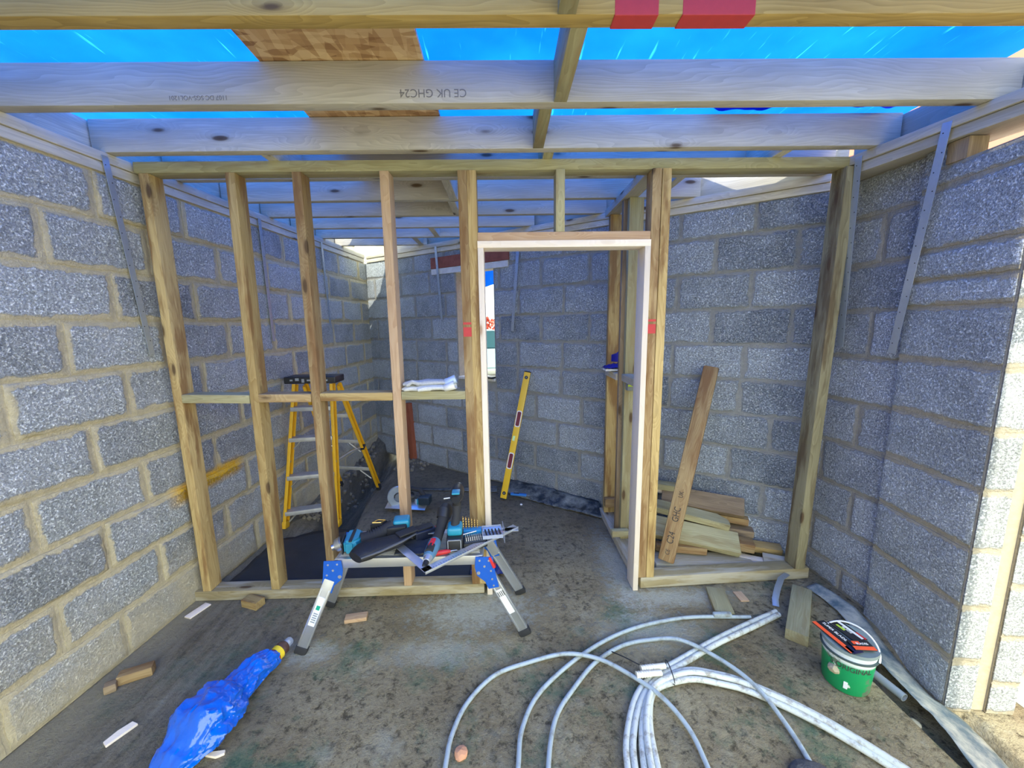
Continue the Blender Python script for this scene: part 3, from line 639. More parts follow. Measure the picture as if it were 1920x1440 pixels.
# ------------------------------------------------------------------ pier top stub and things outside
board('timber_stub', (1.955, 1.725, 2.24), (1.955, 1.725, 2.324), (1, 0, 0), 0.085, 0.078, W_dark, bev=0.002)
o = bpy.data.objects['timber_stub']; tag(o, 'short brown timber stub packed between pier top and wall plate', 'timber block')
mb = MB(); slab2(PF - _p * 0.0, PF + _p * 0.105, PF + _p * 0.105 - PIN * 0.10, PF - PIN * 0.10, 2.24, 2.325); o = mb.build('wall_pier_top', B_pier)
for an, vl in (('tint', 0.5), ('edge', 0.8)):
    at = o.data.attributes.new(an, 'FLOAT', 'POINT'); at.data.foreach_set('value', [vl] * len(o.data.vertices))
tag(o, kind='structure')
def brickmat():
    t = NT('pink_brickwork'); co = t.n('TexCoord').outputs['Object']
    s3 = t.n('SeparateXYZ', {0: co}); uv = t.n('CombineXYZ', {0: s3.outputs[0], 1: s3.outputs[1], 2: 0.0}).outputs[0]
    br = t.n('TexBrick', {'Vector': uv, 'Color1': (0.66, 0.25, 0.18, 1), 'Color2': (0.70, 0.28, 0.20, 1), 'Mortar': (0.40, 0.13, 0.10, 1), 'Scale': 1.0, 'Mortar Size': 0.006, 'Brick Width': 0.45, 'Row Height': 0.15})
    t.set(Base_Color=br.outputs[0], Roughness=0.9); t.bump(br.outputs['Fac'], 0.4, -0.006); return t.m
M_brick = brickmat()
Mx = frame((-0.41, 0.91, 0), (0, 0, 1)); Mx.translation = V((4.9, 1.6, 2.3))
mb = MB(); mb.box((2.6, 0, -0.1), (7.0, 4.9, 0.2)); o = mb.build('house_wall', M_brick, M=Mx); tag(o, 'salmon pink brick wall outdoors, seen through the gap above the pier', 'wall')

def far_car():
    t = thing('car', 'pale blue parked car outdoors, seen through the small window', 'car', (-1.0, 12.2, -0.1), 0.15)
    body = plain('car_paint', (0.30, 0.42, 0.48), 0.3, 0.3); gl = plain('car_glass', (0.03, 0.08, 0.10), 0.08)
    mb = MB(); mb.prism([(-2.1, 0.35), (-2.05, 0.85), (-1.1, 0.95), (1.25, 0.95), (2.05, 0.82), (2.12, 0.35)], 1.6, M=Matrix.Translation((0, 0.8, 0)) @ Matrix.Rotation(PI / 2, 4, 'X'), bev=0.05); mb.build('body', body, t, True)
    mb = MB(); mb.prism([(-1.15, 0.93), (-0.65, 1.45), (0.65, 1.48), (1.35, 0.93)], 1.4, M=Matrix.Translation((0, 0.7, 0)) @ Matrix.Rotation(PI / 2, 4, 'X'), bev=0.05); mb.build('windows', gl, t, True)
    mb = MB(); mb.box((0, 0, 1.475), (1.25, 1.2, 0.05), bev=0.02); mb.build('roof', body, t, True)
    for sx in (-1.3, 1.3):
        for sy in (-0.78, 0.78):
            mb = MB(); mb.cyl((sx, sy - 0.1, 0.32), (sx, sy + 0.1, 0.32), 0.32, n=28, bev=0.03); wv = mb.build('wheel', M_rubber, t, True)
            mb = MB(); mb.cyl((sx, sy - 0.11, 0.32), (sx, sy + 0.11, 0.32), 0.19, n=20); mb.build('hub', M_alu, wv, True)
far_car()
def bush():
    t = thing('red_shrub', 'red leaved shrub outdoors behind the parked car', 'shrub', (-1.1, 15.0, -0.1))
    rn = random.Random(5); mb = MB(); lf = plain('red_leaves', (0.45, 0.07, 0.04), 0.7, var=0.4, scale=6)
    for k in range(1500):
        d = V((rn.gauss(0, 1), rn.gauss(0, 1), rn.gauss(0, 1))).normalized() * rn.uniform(0.6, 1.0); c = V((d.x * 1.3, d.y * 1.0, 1.15 + d.z * 0.85)); q = V((rn.random() - .5, rn.random() - .5, rn.random() - .5)).normalized(); a = q.orthogonal().normalized() * 0.07; b = q.cross(a) * 0.8
        bm_ = mb.bm; vs = [bm_.verts.new(c + v) for v in (a, b, -a, -b)]; bm_.faces.new(vs)
    mb.build('leaves', lf, t); mb = MB()
    for k in range(7): mb.tube([(0, 0, 0), (math.cos(k) * 0.25, math.sin(k) * 0.2, 0.5), (math.cos(k) * 0.8, math.sin(k) * 0.6, 1.3)], [0.03, 0.02, 0.008], 6)
    mb.build('stems', W_dark, t)
bush()
mb = MB(); mb.box((-2, 20, 0.9), (14, 0.2, 2.0)); tag(mb.build('garden_wall', plain('white_render', (0.85, 0.84, 0.80), 0.9)), 'white rendered garden wall far behind the red shrub', 'wall')
# blue sheet hanging outside the window
G = [[V((-0.85 + 1.0 * i / 20, 4.75 + 0.04 * math.sin(i * 1.1 + j * 0.2), 2.66 - 0.62 * j / 10 + 0.02 * math.sin(i * 0.9) * (j / 10))) for i in range(21)] for j in range(11)]
mb = MB(); mb.grid(G); tag(mb.build('hanging_tarpaulin', M_tarp, smooth='all'), 'edge of blue tarpaulin hanging down outside the small window', 'tarpaulin')

# ------------------------------------------------------------------ membranes and painted shade on the floor
def ribbon(name, inner, outer, m, label, cat='plastic sheet', n=6, amp=0.008, sub=8):
    def interp(pts, k, tot):
        f = k / tot * (len(pts) - 1); i = min(int(f), len(pts) - 2); f -= i
        p = [V(pts[max(i - 1, 0)]), V(pts[i]), V(pts[i + 1]), V(pts[min(i + 2, len(pts) - 1)])]
        return 0.5 * ((2 * p[1]) + (p[2] - p[0]) * f + (2 * p[0] - 5 * p[1] + 4 * p[2] - p[3]) * f * f + (3 * p[1] - p[0] - 3 * p[2] + p[3]) * f ** 3)
    tot = sub * (len(inner) - 1); G = []
    for k in range(tot + 1):
        a, b = interp(inner, k, tot), interp(outer, k, tot); row = []
        for j in range(n + 1):
            p = a.lerp(b, j / n); p.z += amp * noise.noise(V((p.x * 9, p.y * 9, 1))) + amp * 0.8 * noise.noise(V((p.x * 30, p.y * 30, 7))); row.append(p)
        G.append(row)
    mb = MB(); mb.grid(G); o = mb.build(name, m, smooth='all'); mods(o, ('SOLIDIFY', dict(thickness=0.0015, offset=1)))
    return tag(o, label, cat)
ribbon('membrane_flap', [(1.78, 2.08, 0.006), (1.79, 1.87, 0.014), (1.715, 1.57, 0.02), (1.695, 1.40, 0.015), (1.70, 1.28, 0.0), (1.655, 1.12, -0.01), (1.60, 0.85, -0.02)],
       [(1.835, 2.08, 0.035), (1.885, 1.87, 0.03), (1.872, 1.65, -0.03), (1.865, 1.46, -0.07), (1.90, 1.34, -0.085), (1.86, 1.12, -0.09), (1.83, 0.85, -0.09)], M_dusty,
       'dusty strip of damp-proof membrane curling along the foot of the right pier', amp=0.006)
ribbon('membrane_strip', [(0.0, 3.47, 0.012), (0.25, 3.28, 0.012), (0.5, 3.12, 0.014), (0.79, 2.94, 0.012)], [onB(0.0, 0.015, 0.07), onB(0.25, 0.015, 0.08), onB(0.5, 0.015, 0.075), onB(0.79, 0.015, 0.07)], M_dpm,
       'dark blue damp-proof membrane along the foot of the far wall', amp=0.014)
ribbon('membrane_shade_sheet', [(-1.76, 2.24, 0.02), (-1.2, 2.24, 0.006), (-0.6, 2.24, 0.006), (-0.24, 2.24, 0.006)], [(-1.74, 2.70, 0.03), (-1.32, 2.88, 0.012), (-0.62, 2.60, 0.01), (-0.24, 2.50, 0.006)], plain('black_membrane_shade', (0.022, 0.026, 0.032), 0.5, var=0.5, scale=8, bump=0.3),
       'flat black sheet just behind the stud wall, part damp-proof membrane, part painted floor shade', amp=0.008, n=12)  # membrane whose black also stands in for shade on the bare floor
ribbon('membrane_edge', [(-0.95, 3.60, 0.006), (-0.5, 3.56, 0.008), (-0.1, 3.50, 0.012)], [(-0.95, 3.645, 0.008), (-0.5, 3.62, 0.012), (-0.1, 3.62, 0.02)], M_dpm,
       'black membrane edge crossing the floor before the far wall', amp=0.006)
# rubble on the bank by the left wall
rn = random.Random(9); mb = MB()
for k in range(260):
    x = rn.uniform(-1.70, -1.56) if k < 150 else rn.uniform(-1.6, -0.9); y = rn.uniform(2.95, 4.6) if k < 150 else rn.uniform(4.1, 4.45)
    if x < onL(y).x + 0.03: continue
    if onB(x).y - 0.05 < y: continue
    r_ = rn.uniform(0.006, 0.028); t_ = bmesh.new(); bmesh.ops.create_icosphere(t_, subdivisions=1, radius=r_)
    for v in t_.verts: v.co *= 1 + rn.uniform(-.25, .25)
    t_.transform(Matrix.Translation((x, y, hfloor(x, y) + r_ * 0.3))); mb._merge(t_)
tag(mb.build('rubble', plain('earth_rubble', (0.20, 0.18, 0.14), 0.95, var=0.4, scale=20)), 'loose stones and earth crumbs beside the trench at the left wall', 'rubble', kind='stuff')

# ------------------------------------------------------------------ folding work platform
DZ = 0.462
wpf = thing('work_platform', 'folding aluminium work platform with blue hinges, loaded with power tools', 'work platform', (-0.49, 1.90, 0))
def W(o): return o - V((-0.49, 1.90, 0)) if isinstance(o, V) else V(o) - V((-0.49, 1.90, 0))
x0, x1, y0, y1 = -0.86, -0.13, 1.775, 2.035
mb = MB()
for yy in (y0 + 0.012, y1 - 0.012):
    mb.box(W(((x0 + x1) / 2, yy, DZ - 0.024)), (x1 - x0, 0.024, 0.048), bev=0.002)
for xx in (x0 + 0.01, x1 - 0.01): mb.box(W((xx, (y0 + y1) / 2, DZ - 0.024)), (0.02, y1 - y0, 0.046), bev=0.002)
mb.build('rail_frame', M_alu, wpf, True)
mb = MB(); n_ = 5
for k in range(n_):
    wd = (y1 - y0 - 0.05) / n_; mb.box(W(((x0 + x1) / 2, y0 + 0.025 + wd * (k + 0.5), DZ - 0.006)), (x1 - x0 - 0.03, wd - 0.004, 0.012), bev=0.0015)
    for j in range(3): mb.box(W(((x0 + x1) / 2, y0 + 0.025 + wd * (k + 0.25 + 0.25 * j), DZ + 0.0005)), (x1 - x0 - 0.04, 0.003, 0.002))
mb.build('tread', plain('dusty_aluminium', (0.55, 0.54, 0.50), 0.5, 0.5, var=0.2, scale=15), wpf, True)
legs = [((x0 - 0.01, y0 + 0.012, DZ - 0.06), (-1.035, 1.722, 0.02), -1), ((x1 + 0.01, y0 + 0.012, DZ - 0.06), (0.072, 1.795, 0.02), 1), ((x0 - 0.01, y1 - 0.012, DZ - 0.06), (-1.035, 2.045, 0.02), -1), ((x1 + 0.01, y1 - 0.012, DZ - 0.06), (0.062, 2.105, 0.02), 1)]
M_label = plain('sticker_paper', (0.82, 0.84, 0.84), 0.5)
for i, (a, b, sgn) in enumerate(legs):
    a, b = W(a), W(b); d = (b - a).normalized(); M = frame(d, (0, 1, 0)); M.translation = a; L_ = (b - a).length
    mb = MB(); mb.box((L_ / 2, 0, 0), (L_, 0.022, 0.052), bev=0.003); mb.box((L_ * 0.6, 0, 0.019), (L_ * 0.7, 0.030, 0.006), bev=0.001); mb.box((L_ * 0.6, 0, -0.019), (L_ * 0.7, 0.030, 0.006), bev=0.001)
    lg = mb.build('leg', M_alu, wpf, True, M=M)
    mb = MB(); mb.box((L_ + 0.004, 0, 0), (0.038, 0.032, 0.060), bev=0.006); mb.build('rubber_foot', M_rubber, lg, True)
    if i < 2:
        mb = MB(); mb.box((L_ * 0.52, -0.0115, 0), (0.15, 0.0012, 0.040)); lb = mb.build('sticker', M_label, lg)
        for k, tx in enumerate(('▌▌ ▌', 'EN 131', '150 KG', 'MAX')) if i == 1 else enumerate(('WORK', 'SAFE', '150 KG')): 
            if tx[0] == '▌':
                mb = MB()
                for q in range(4): mb.box((L_ * 0.52 - 0.05, -0.0124, -0.013 + q * 0.009), (0.03, 0.0008, 0.004))
                mb.build('sticker_marks', M_ink, lb)
        if i == 0:
            mb = MB(); mb.box((L_ * 0.52 - 0.02, -0.0124, 0), (0.022, 0.0008, 0.018)); mb.build('green_mark', plain('green_ink', (0.0, 0.35, 0.22), 0.5), lb)
            mb = MB()
            for q in range(5): mb.box((L_ * 0.52 + 0.01 + q * 0.011, -0.0124, 0), (0.006, 0.0008, 0.022))
            mb.build('sticker_marks', M_galv, lb)
# hinge plates
for i, (sx, yy) in enumerate(((-1, y0 - 0.003), (1, y0 - 0.003), (-1, y1 + 0.003), (1, y1 + 0.003))):
    cx = x0 if sx < 0 else x1
    out = [(-0.050, 0.0), (0.035, 0.0), (0.040, -0.055), (0.030, -0.100), (-0.010, -0.135), (-0.026, -0.175), (-0.078, -0.165), (-0.062, -0.09)]
    pts = [((p[0]) * (1 if sx < 0 else -1), p[1]) for p in out]
    if sx > 0: pts = pts[::-1]
    mb = MB(); mb.prism(pts, 0.004, bev=0.001)
    M = Matrix.Translation(W((cx, yy, DZ - 0.004))) @ Matrix.Rotation(PI / 2, 4, 'X')
    h = mb.build('hinge_bracket', M_blue, wpf, True, M=M)
    for (hx, hy, hr) in ((-0.03, -0.02, 0.005), (0.015, -0.018, 0.005), (-0.04, -0.075, 0.005), (0.022, -0.085, 0.009), (-0.045, -0.12, 0.005), (-0.052, -0.155, 0.005), (-0.008, -0.05, 0.006)):
        hx = hx * (1 if sx < 0 else -1); mb = MB(); mb.cyl((hx, hy, -0.001), (hx, hy, 0.006), hr, n=12); mb.build('rivet', M_alu, h, True)
    if sx > 0 and yy < 1.9:
        mb = MB(); M2 = Matrix.Translation((0.046, -0.03, 0.004)) @ Matrix.Rotation(math.radians(22), 4, 'Z'); mb.box((0, 0, 0), (0.014, 0.062, 0.012), M=M2, bev=0.004); mb.build('catch', M_redp, h, True)

# ------------------------------------------------------------------ tools on the platform (local XY plane = deck)
TZ = DZ + 0.003
# big triangular roofing square
t = thing('roofing_square', 'large silver triangular roofing square laid across the work platform', 'set square', (-0.376, 1.60, TZ + 0.030))
tri = [V((0, 0, 0)), V((0.42, 0.36, 0.0)), V((-0.36, 0.36, 0.0))]; tri = [V((0.0, 0.0, 0)), V((0.43, 0.375, 0)), V((-0.33, 0.365, 0))]
def barp(mb, a, b, wd, th, off=0.0):
    d = (b - a).normalized(); nrm = V((-d.y, d.x, 0)); M = frame(d, nrm); M.translation = a + nrm * off; L_ = (b - a).length; mb.box((L_ / 2, 0, 0), (L_, wd, th), M=M, bev=0.0006)
mb = MB(); cen = (tri[0] + tri[1] + tri[2]) / 3
for wd_, a, b in ((0.042, 0, 1), (0.036, 1, 2), (0.042, 2, 0)):
    d = (tri[b] - tri[a]).normalized(); nr = V((-d.y, d.x, 0)); s_ = 1 if (cen - tri[a]).dot(nr) > 0 else -1
    barp(mb, tri[a], tri[b], wd_, 0.003, s_ * wd_ / 2)
mb.build('blade', M_alu, t, True)
mb = MB(); d = (tri[1] - tri[0]).normalized(); barp(mb, tri[0] - d * 0.0, tri[1], 0.005, 0.012, 0.0); mb.build('fence', M_alu, t, True)
mb = MB()
for k in range(38):
    p = tri[0].lerp(tri[1], 0.04 + k * 0.024); nr = V((-d.y, d.x, 0)); l_ = 0.012 if k % 5 else 0.020; M = frame(nr, d); M.translation = p + nr * 0.005 + V((0, 0, 0.0019)); mb.box((l_ / 2, 0, 0), (l_, 0.0012, 0.0004), M=M)
mb.build('scale_marks', M_ink, t)
mb = MB(); mb.prism([(0, 0), (0.05, 0.0), (0.02, 0.028)], 0.002, M=Matrix.Translation((0.30, 0.33, 0.002))); mb.build('red_mark', M_redp, t)

def place(loc, rz=0, rx=0, ry=0): return Matrix.Translation(V(loc)) @ Matrix.Rotation(rz, 4, 'Z') @ Matrix.Rotation(ry, 4, 'Y') @ Matrix.Rotation(rx, 4, 'X')
# angle grinder style planer: teal head, ribbed neck, black body
t = thing('cordless_planer', 'teal and black cordless tool lying at the left end of the work platform', 'power tool', M=place((-0.795, 1.86, TZ + 0.045), 0.15))
mb = MB(); mb.prism([(-0.035, -0.06), (0.02, -0.065), (0.045, -0.03), (0.045, 0.045), (0.01, 0.075), (-0.04, 0.06)], 0.07, M=Matrix.Translation((0, 0, -0.04)), bev=0.012, seg=3); mb.build('motor_housing', M_teal, t, True)
mb = MB(); mb.prism([(-0.044, -0.055), (-0.038, -0.058), (-0.046, 0.055), (-0.052, 0.05)], 0.066, M=Matrix.Translation((0, 0, -0.038))); mb.box((0.0, -0.005, 0.031), (0.016, 0.12, 0.006), bev=0.003); mb.build('band', M_black, t, True)
mb = MB(); mb.cyl((-0.05, -0.01, 0.0), (-0.085, -0.015, -0.012), 0.038, 0.030, n=24, bev=0.006); mb.cyl((-0.085, -0.015, -0.012), (-0.10, -0.018, -0.016), 0.016, n=16); mb.build('gear_head', M_steel, t, True)
mb = MB(); pp = [(0.04, 0.0, 0.0), (0.09, 0.01, 0.005), (0.14, 0.03, 0.015), (0.19, 0.055, 0.03)]; mb.tube(pp, [0.036, 0.030, 0.031, 0.034], 16)
for k in range(7): mb.tube([V((0.07 + k * 0.012, 0.008 + k * 0.004, 0.004 + k * .002)), V((0.075 + k * 0.012, 0.010 + k * 0.004, 0.004 + k * .002))], 0.0335, 16)
mb.build('grip', M_rubber, t, True)
mb = MB(); mb.box((0.235, 0.075, 0.035), (0.085, 0.075, 0.055), M=None, bev=0.014, seg=3); mb.build('rear_housing', M_teal, t, True)
mb = MB(); mb.box((0.215, 0.03, 0.02), (0.10, 0.05, 0.05), bev=0.010); mb.build('battery_shoe', M_black, t, True)
mb = MB(); mb.prism([(0.07, 0.06), (0.14, 0.05), (0.17, 0.09), (0.10, 0.11)], 0.05, bev=0.008); mb.build('battery', M_black, t, True)
mb = MB(); mb.tube([(0.085, 0.068, 0.052), (0.13, 0.062, 0.052), (0.15, 0.085, 0.052), (0.11, 0.096, 0.052), (0.085, 0.068, 0.052)], 0.003, 6); mb.build('latch_ring', M_gold, t, True)
# black tool bag / holster crossing it
t = thing('tool_holster', 'long black tool holster lying diagonally on the front left of the work platform', 'tool pouch', M=place((-0.615, 1.805, TZ + 0.048), 0.72))
mb = MB(); N_ = 22
prof = []
for k in range(N_ + 1):
    u = k / N_; prof.append((0.030 + 0.026 * math.sin(PI * min(1, u * 1.2 + .12)) + 0.006 * math.sin(u * 11)))
mb.tube([(-0.15 + 0.31 * k / N_, 0.012 * math.sin(k * .35), 0.01 * math.sin(k / N_ * PI)) for k in range(N_ + 1)], [max(0.01, p) for p in prof], 20, flat=(1.15, 0.62))
mb.build('body', plain('black_nylon', (0.012, 0.012, 0.014), 0.6, bump=0.6, scale=60), t, True)
mb = MB(); mb.tube([(-0.14, -0.045, 0.012), (-0.05, -0.062, 0.018), (0.06, -0.058, 0.020), (0.15, -0.035, 0.016)], [0.006, 0.009, 0.009, 0.006], 10, flat=(1, 0.6)); mb.build('edge_piping', plain('grey_webbing', (0.10, 0.10, 0.10), 0.7), t, True)
mb = MB(); mb.box((0.11, -0.015, 0.036), (0.10, 0.055, 0.008), bev=0.003); mb.build('flap', M_rubber, t, True)
t = thing('battery_pack', 'dark blue-black battery pack between holster and red drill on the platform', 'battery', M=place((-0.455, 1.96, TZ), 0.55))
mb = MB(); mb.box((0, 0, 0.026), (0.115, 0.075, 0.050), bev=0.008, seg=3); mb.build('case', plain('navy_plastic', (0.015, 0.02, 0.04), 0.45), t, True)
mb = MB(); mb.box((0.0, 0.0, 0.055), (0.085, 0.05, 0.010), bev=0.003); mb.build('terminal_rail', M_black, t, True)
mb = MB(); mb.box((-0.058, 0.0, 0.026), (0.008, 0.04, 0.02), bev=0.003); mb.build('release_button', M_black, t, True)
t = thing('cloth', 'dark crumpled cloth lying on the middle of the platform', 'cloth', (-0.47, 1.85, TZ))
G = [[V(((i / 14 - .5) * 0.20 + 0.02 * noise.noise(V((i * .4, j * .3, 1))), (j / 12 - .5) * 0.13, 0.008 + 0.016 * abs(noise.noise(V((i * .45, j * .5, 5)))))) for i in range(15)] for j in range(13)]
mb = MB(); mb.grid(G); o = mb.build('sheet', plain('dark_cloth', (0.035, 0.04, 0.05), 0.9), t, smooth='all'); mods(o, ('SOLIDIFY', dict(thickness=0.003)))

# red and blue-grey drill, pointing to the camera
t = thing('impact_driver', 'grey blue driver with a bright red switch, nose hanging over the platform edge', 'power drill', M=place((-0.375, 1.775, TZ + 0.045), -PI / 2 - 0.12, ry=0.10))
mb = MB(); mb.tube([(-0.06, 0, 0), (-0.03, 0, 0), (0.03, 0, 0), (0.07, 0, 0)], [0.026, 0.032, 0.031, 0.024], 20); mb.build('motor_housing', plain('slate_blue_plastic', (0.10, 0.22, 0.32), 0.4), t, True)
mb = MB(); mb.cyl((0.065, 0, 0), (0.100, 0, 0), 0.023, 0.017, n=20, bev=0.002); mb.build('nose', M_alu, t, True)
mb = MB(); mb.cyl((0.100, 0, 0), (0.128, 0, 0), 0.014, 0.012, n=16, bev=0.002); mb.build('chuck', M_black, t, True)
mb = MB(); mb.box((0.0, 0, 0.031), (0.060, 0.024, 0.012), bev=0.005); mb.build('switch', plain('bright_red_plastic', (0.75, 0.02, 0.03), 0.35), t, True)
mb = MB(); mb.tube([(0.010, 0, 0.022), (0.055, 0, 0.022)], 0.018, 14, flat=(1.1, 0.9)); mb.build('front_grip', M_rubber, t, True)
mb = MB(); mb.tube([(-0.05, 0, 0.0), (-0.10, 0.004, 0.008), (-0.15, 0.010, 0.040), (-0.19, 0.012, 0.060)], [0.029, 0.024, 0.027, 0.034], 16); mb.build('handle', M_rubber, t, True)
mb = MB(); mb.tube([(-0.175, 0.010, 0.050), (-0.205, 0.012, 0.075), (-0.235, 0.015, 0.080)], [0.036, 0.042, 0.030], 18); mb.build('battery', M_black, t, True)
# red tool under / behind it
t = thing('screwdriver', 'red handled screwdriver lying across the platform front edge', 'screwdriver', M=place((-0.33, 1.785, TZ + 0.014), 0.25))
mb = MB(); mb.tube([(-0.06, 0, 0), (-0.05, 0, 0), (0.02, 0, 0), (0.04, 0, 0)], [0.009, 0.013, 0.012, 0.007], 12); mb.build('handle', M_redp, t, True)
mb = MB(); mb.cyl((0.04, 0, 0), (0.13, 0, 0), 0.0035, n=10); mb.build('shaft', M_steel, t, True)
# big cordless drill standing on its battery seen from behind
t = thing('cordless_drill', 'teal and black cordless drill standing on its battery, handle rising up', 'power drill', M=place((-0.275, 1.87, TZ), 0.06))
mb = MB(); mb.box((0, -0.01, 0.036), (0.082, 0.115, 0.070), bev=0.010, seg=3); mb.build('battery', M_black, t, True)
mb = MB(); mb.mat(M_black); mb.box((0, -0.069, 0.038), (0.052, 0.003, 0.050), bev=0.001)
mb.mat(plain('grey_trim', (0.25, 0.26, 0.27), 0.4))
for sx in (-1, 1): mb.box((sx * 0.032, -0.069, 0.036), (0.005, 0.005, 0.060), bev=0.001); mb.box((sx * 0.022, -0.068, 0.010), (0.012, 0.004, 0.010))
mb.box((0, -0.069, 0.066), (0.060, 0.005, 0.005), bev=0.001); mb.build('battery_face', None, t, True)
mb = MB(); mb.box((0, 0.005, 0.090), (0.076, 0.085, 0.045), bev=0.016, seg=3); mb.build('foot_housing', M_teal, t, True)
mb = MB(); mb.tube([(0, 0.01, 0.10), (0.008, 0.03, 0.15), (0.012, 0.045, 0.20), (0.014, 0.045, 0.245)], [0.024, 0.021, 0.024, 0.030], 16, flat=(0.95, 1.1)); mb.build('handle', M_rubber, t, True)
mb = MB(); mb.tube([(0.010, -0.005, 0.248), (0.012, 0.02, 0.255), (0.016, 0.10, 0.255), (0.017, 0.15, 0.250)], [0.022, 0.033, 0.034, 0.024], 18); mb.build('motor_housing', M_black, t, True)
mb = MB(); mb.box((0.012, 0.01, 0.286), (0.040, 0.05, 0.010), bev=0.004); mb.build('top_badge', M_teal, t, True)
mb = MB(); mb.cyl((0.017, 0.15, 0.250), (0.018, 0.19, 0.248), 0.020, 0.014, n=18, bev=0.002); mb.build('chuck', M_steel, t, True)
mb = MB(); mb.cyl((-0.02, 0.05, 0.238), (-0.055, 0.055, 0.232), 0.004, n=8); mb.build('bit', M_alu, t, True)
# gold drill bit set in a blue case
t = thing('drill_bit_case', 'blue case of gold twist drills standing up behind the bit box', 'drill bit set', M=place((-0.205, 1.94, TZ), 0.05))
mb = MB(); mb.box((0.01, -0.015, 0.030), (0.105, 0.040, 0.060), bev=0.006); mb.build('case', plain('bright_blue_plastic', (0.01, 0.22, 0.50), 0.4), t, True)
for k in range(6):
    mb = MB(); xx = -0.035 + k * 0.015; hh = 0.075 - k * 0.004; rr_ = 0.0042 - k * 0.0003; n_ = 26
    pts = [(xx + 0.0012 * math.cos(q * 1.2), -0.012 + 0.0012 * math.sin(q * 1.2), 0.055 + hh * q / n_) for q in range(n_ + 1)]
    mb.tube(pts, [rr_ * (0.85 + 0.15 * math.cos(q * 1.2)) if q < n_ else 0.0006 for q in range(n_ + 1)], 8); mb.build('drill_bit', M_gold, t, True)
# black open bit box
t = thing('bit_box', 'open black box of screwdriver bits beside the standing drill', 'bit set', M=place((-0.175, 1.865, TZ), 0.22))
mb = MB(); mb.box((0, 0, 0.018), (0.125, 0.075, 0.034), bev=0.008); mb.build('base', M_black, t, True)
mb = MB(); mb.box((0, 0.0, 0.036), (0.110, 0.060, 0.003), bev=0.001); mb.build('tray', plain('dark_grey_tray', (0.05, 0.06, 0.07), 0.5), t, True)
mb = MB()
for r_ in range(2):
    for k in range(9): mb.cyl((-0.045 + k * 0.011, -0.018 + r_ * 0.026, 0.036), (-0.045 + k * 0.011, -0.010 + r_ * 0.026, 0.053), 0.0030, n=6)
tag(mb.build('bits', M_steel, t, True), kind='stuff')
mb = MB(); mb.cyl((-0.055, 0.030, 0.050), (0.015, 0.036, 0.056), 0.004, n=10); mb.build('bit_holder', M_alu, t, True)
# clear case of black screws/bits
M_clear = plain('clear_plastic', (0.55, 0.60, 0.70), 0.15); M_clear.node_tree.nodes['Principled BSDF'].inputs['Alpha'].default_value = 0.45
t = thing('bit_case', 'clear plastic case holding five black driver bits, at the right of the platform', 'bit set', M=place((-0.085, 1.90, TZ + 0.040), 0.12))
mb = MB(); mb.box((0, 0, 0.004), (0.105, 0.105, 0.004), bev=0.001); mb.box((0, -0.05, 0.012), (0.105, 0.004, 0.018)); mb.box((0, 0.05, 0.012), (0.105, 0.004, 0.018)); mb.box((-0.05, 0, 0.012), (0.004, 0.10, 0.018)); mb.box((0.05, 0, 0.012), (0.004, 0.10, 0.018)); mb.build('case', M_clear, t)
mb = MB(); mb.box((0, 0.028, 0.012), (0.095, 0.030, 0.010), bev=0.002); mb.build('insert', plain('pale_blue_card', (0.30, 0.45, 0.70), 0.5), t, True)
for k in range(5):
    mb = MB(); mb.cyl((-0.036 + k * 0.018, 0.02, 0.015), (-0.030 + k * 0.018, -0.040, 0.015), 0.0042, n=8, bev=0.0008); mb.build('bit', M_black, t, True)
t = thing('clear_lid', 'open clear lid standing beside the case of black bits', 'plastic lid', M=place((-0.025, 1.86, TZ + 0.028), 0.15))
M_film = M_clear.copy(); M_film.node_tree.nodes['Principled BSDF'].inputs['Alpha'].default_value = 0.22
mb = MB(); mb.box((0, 0, 0.045), (0.003, 0.075, 0.08), bev=0.001); mb.build('lid', M_film, t)
# red plastic strap box behind the drill
t = thing('red_case', 'small red plastic case at the back edge of the platform', 'plastic case', M=place((-0.40, 2.02, TZ), 0.0))
mb = MB(); mb.box((0, 0, 0.012), (0.085, 0.022, 0.022), bev=0.004); mb.build('body', M_redp, t, True); mb = MB(); mb.box((0, -0.012, 0.012), (0.03, 0.004, 0.008), bev=0.001); mb.build('clasp', M_black, t, True)
# purple/blue glove bag under the platform
t = thing('plastic_pouch', 'dark blue pouch with red print lying on the black sheet under the platform', 'pouch', (-0.14, 2.32, 0.012))
G = [[V(((i / 16 - .5) * 0.22, (j / 10 - .5) * 0.10, 0.045 * math.sin(PI * i / 16) * math.sin(PI * j / 10) + 0.012 * noise.noise(V((i * .5, j * .5, 2))) + 0.004)) for i in range(17)] for j in range(11)]
mb = MB(); mb.grid(G); mb.build('pouch', plain('navy_film', (0.02, 0.03, 0.14), 0.3, bump=0.5), t, smooth='all'); mb = MB(); mb.grid([[p + V((0, 0, 0.002)) for p in row[8:13]] for row in G[3:7]]); mb.build('red_print', M_redp, t, smooth='all')

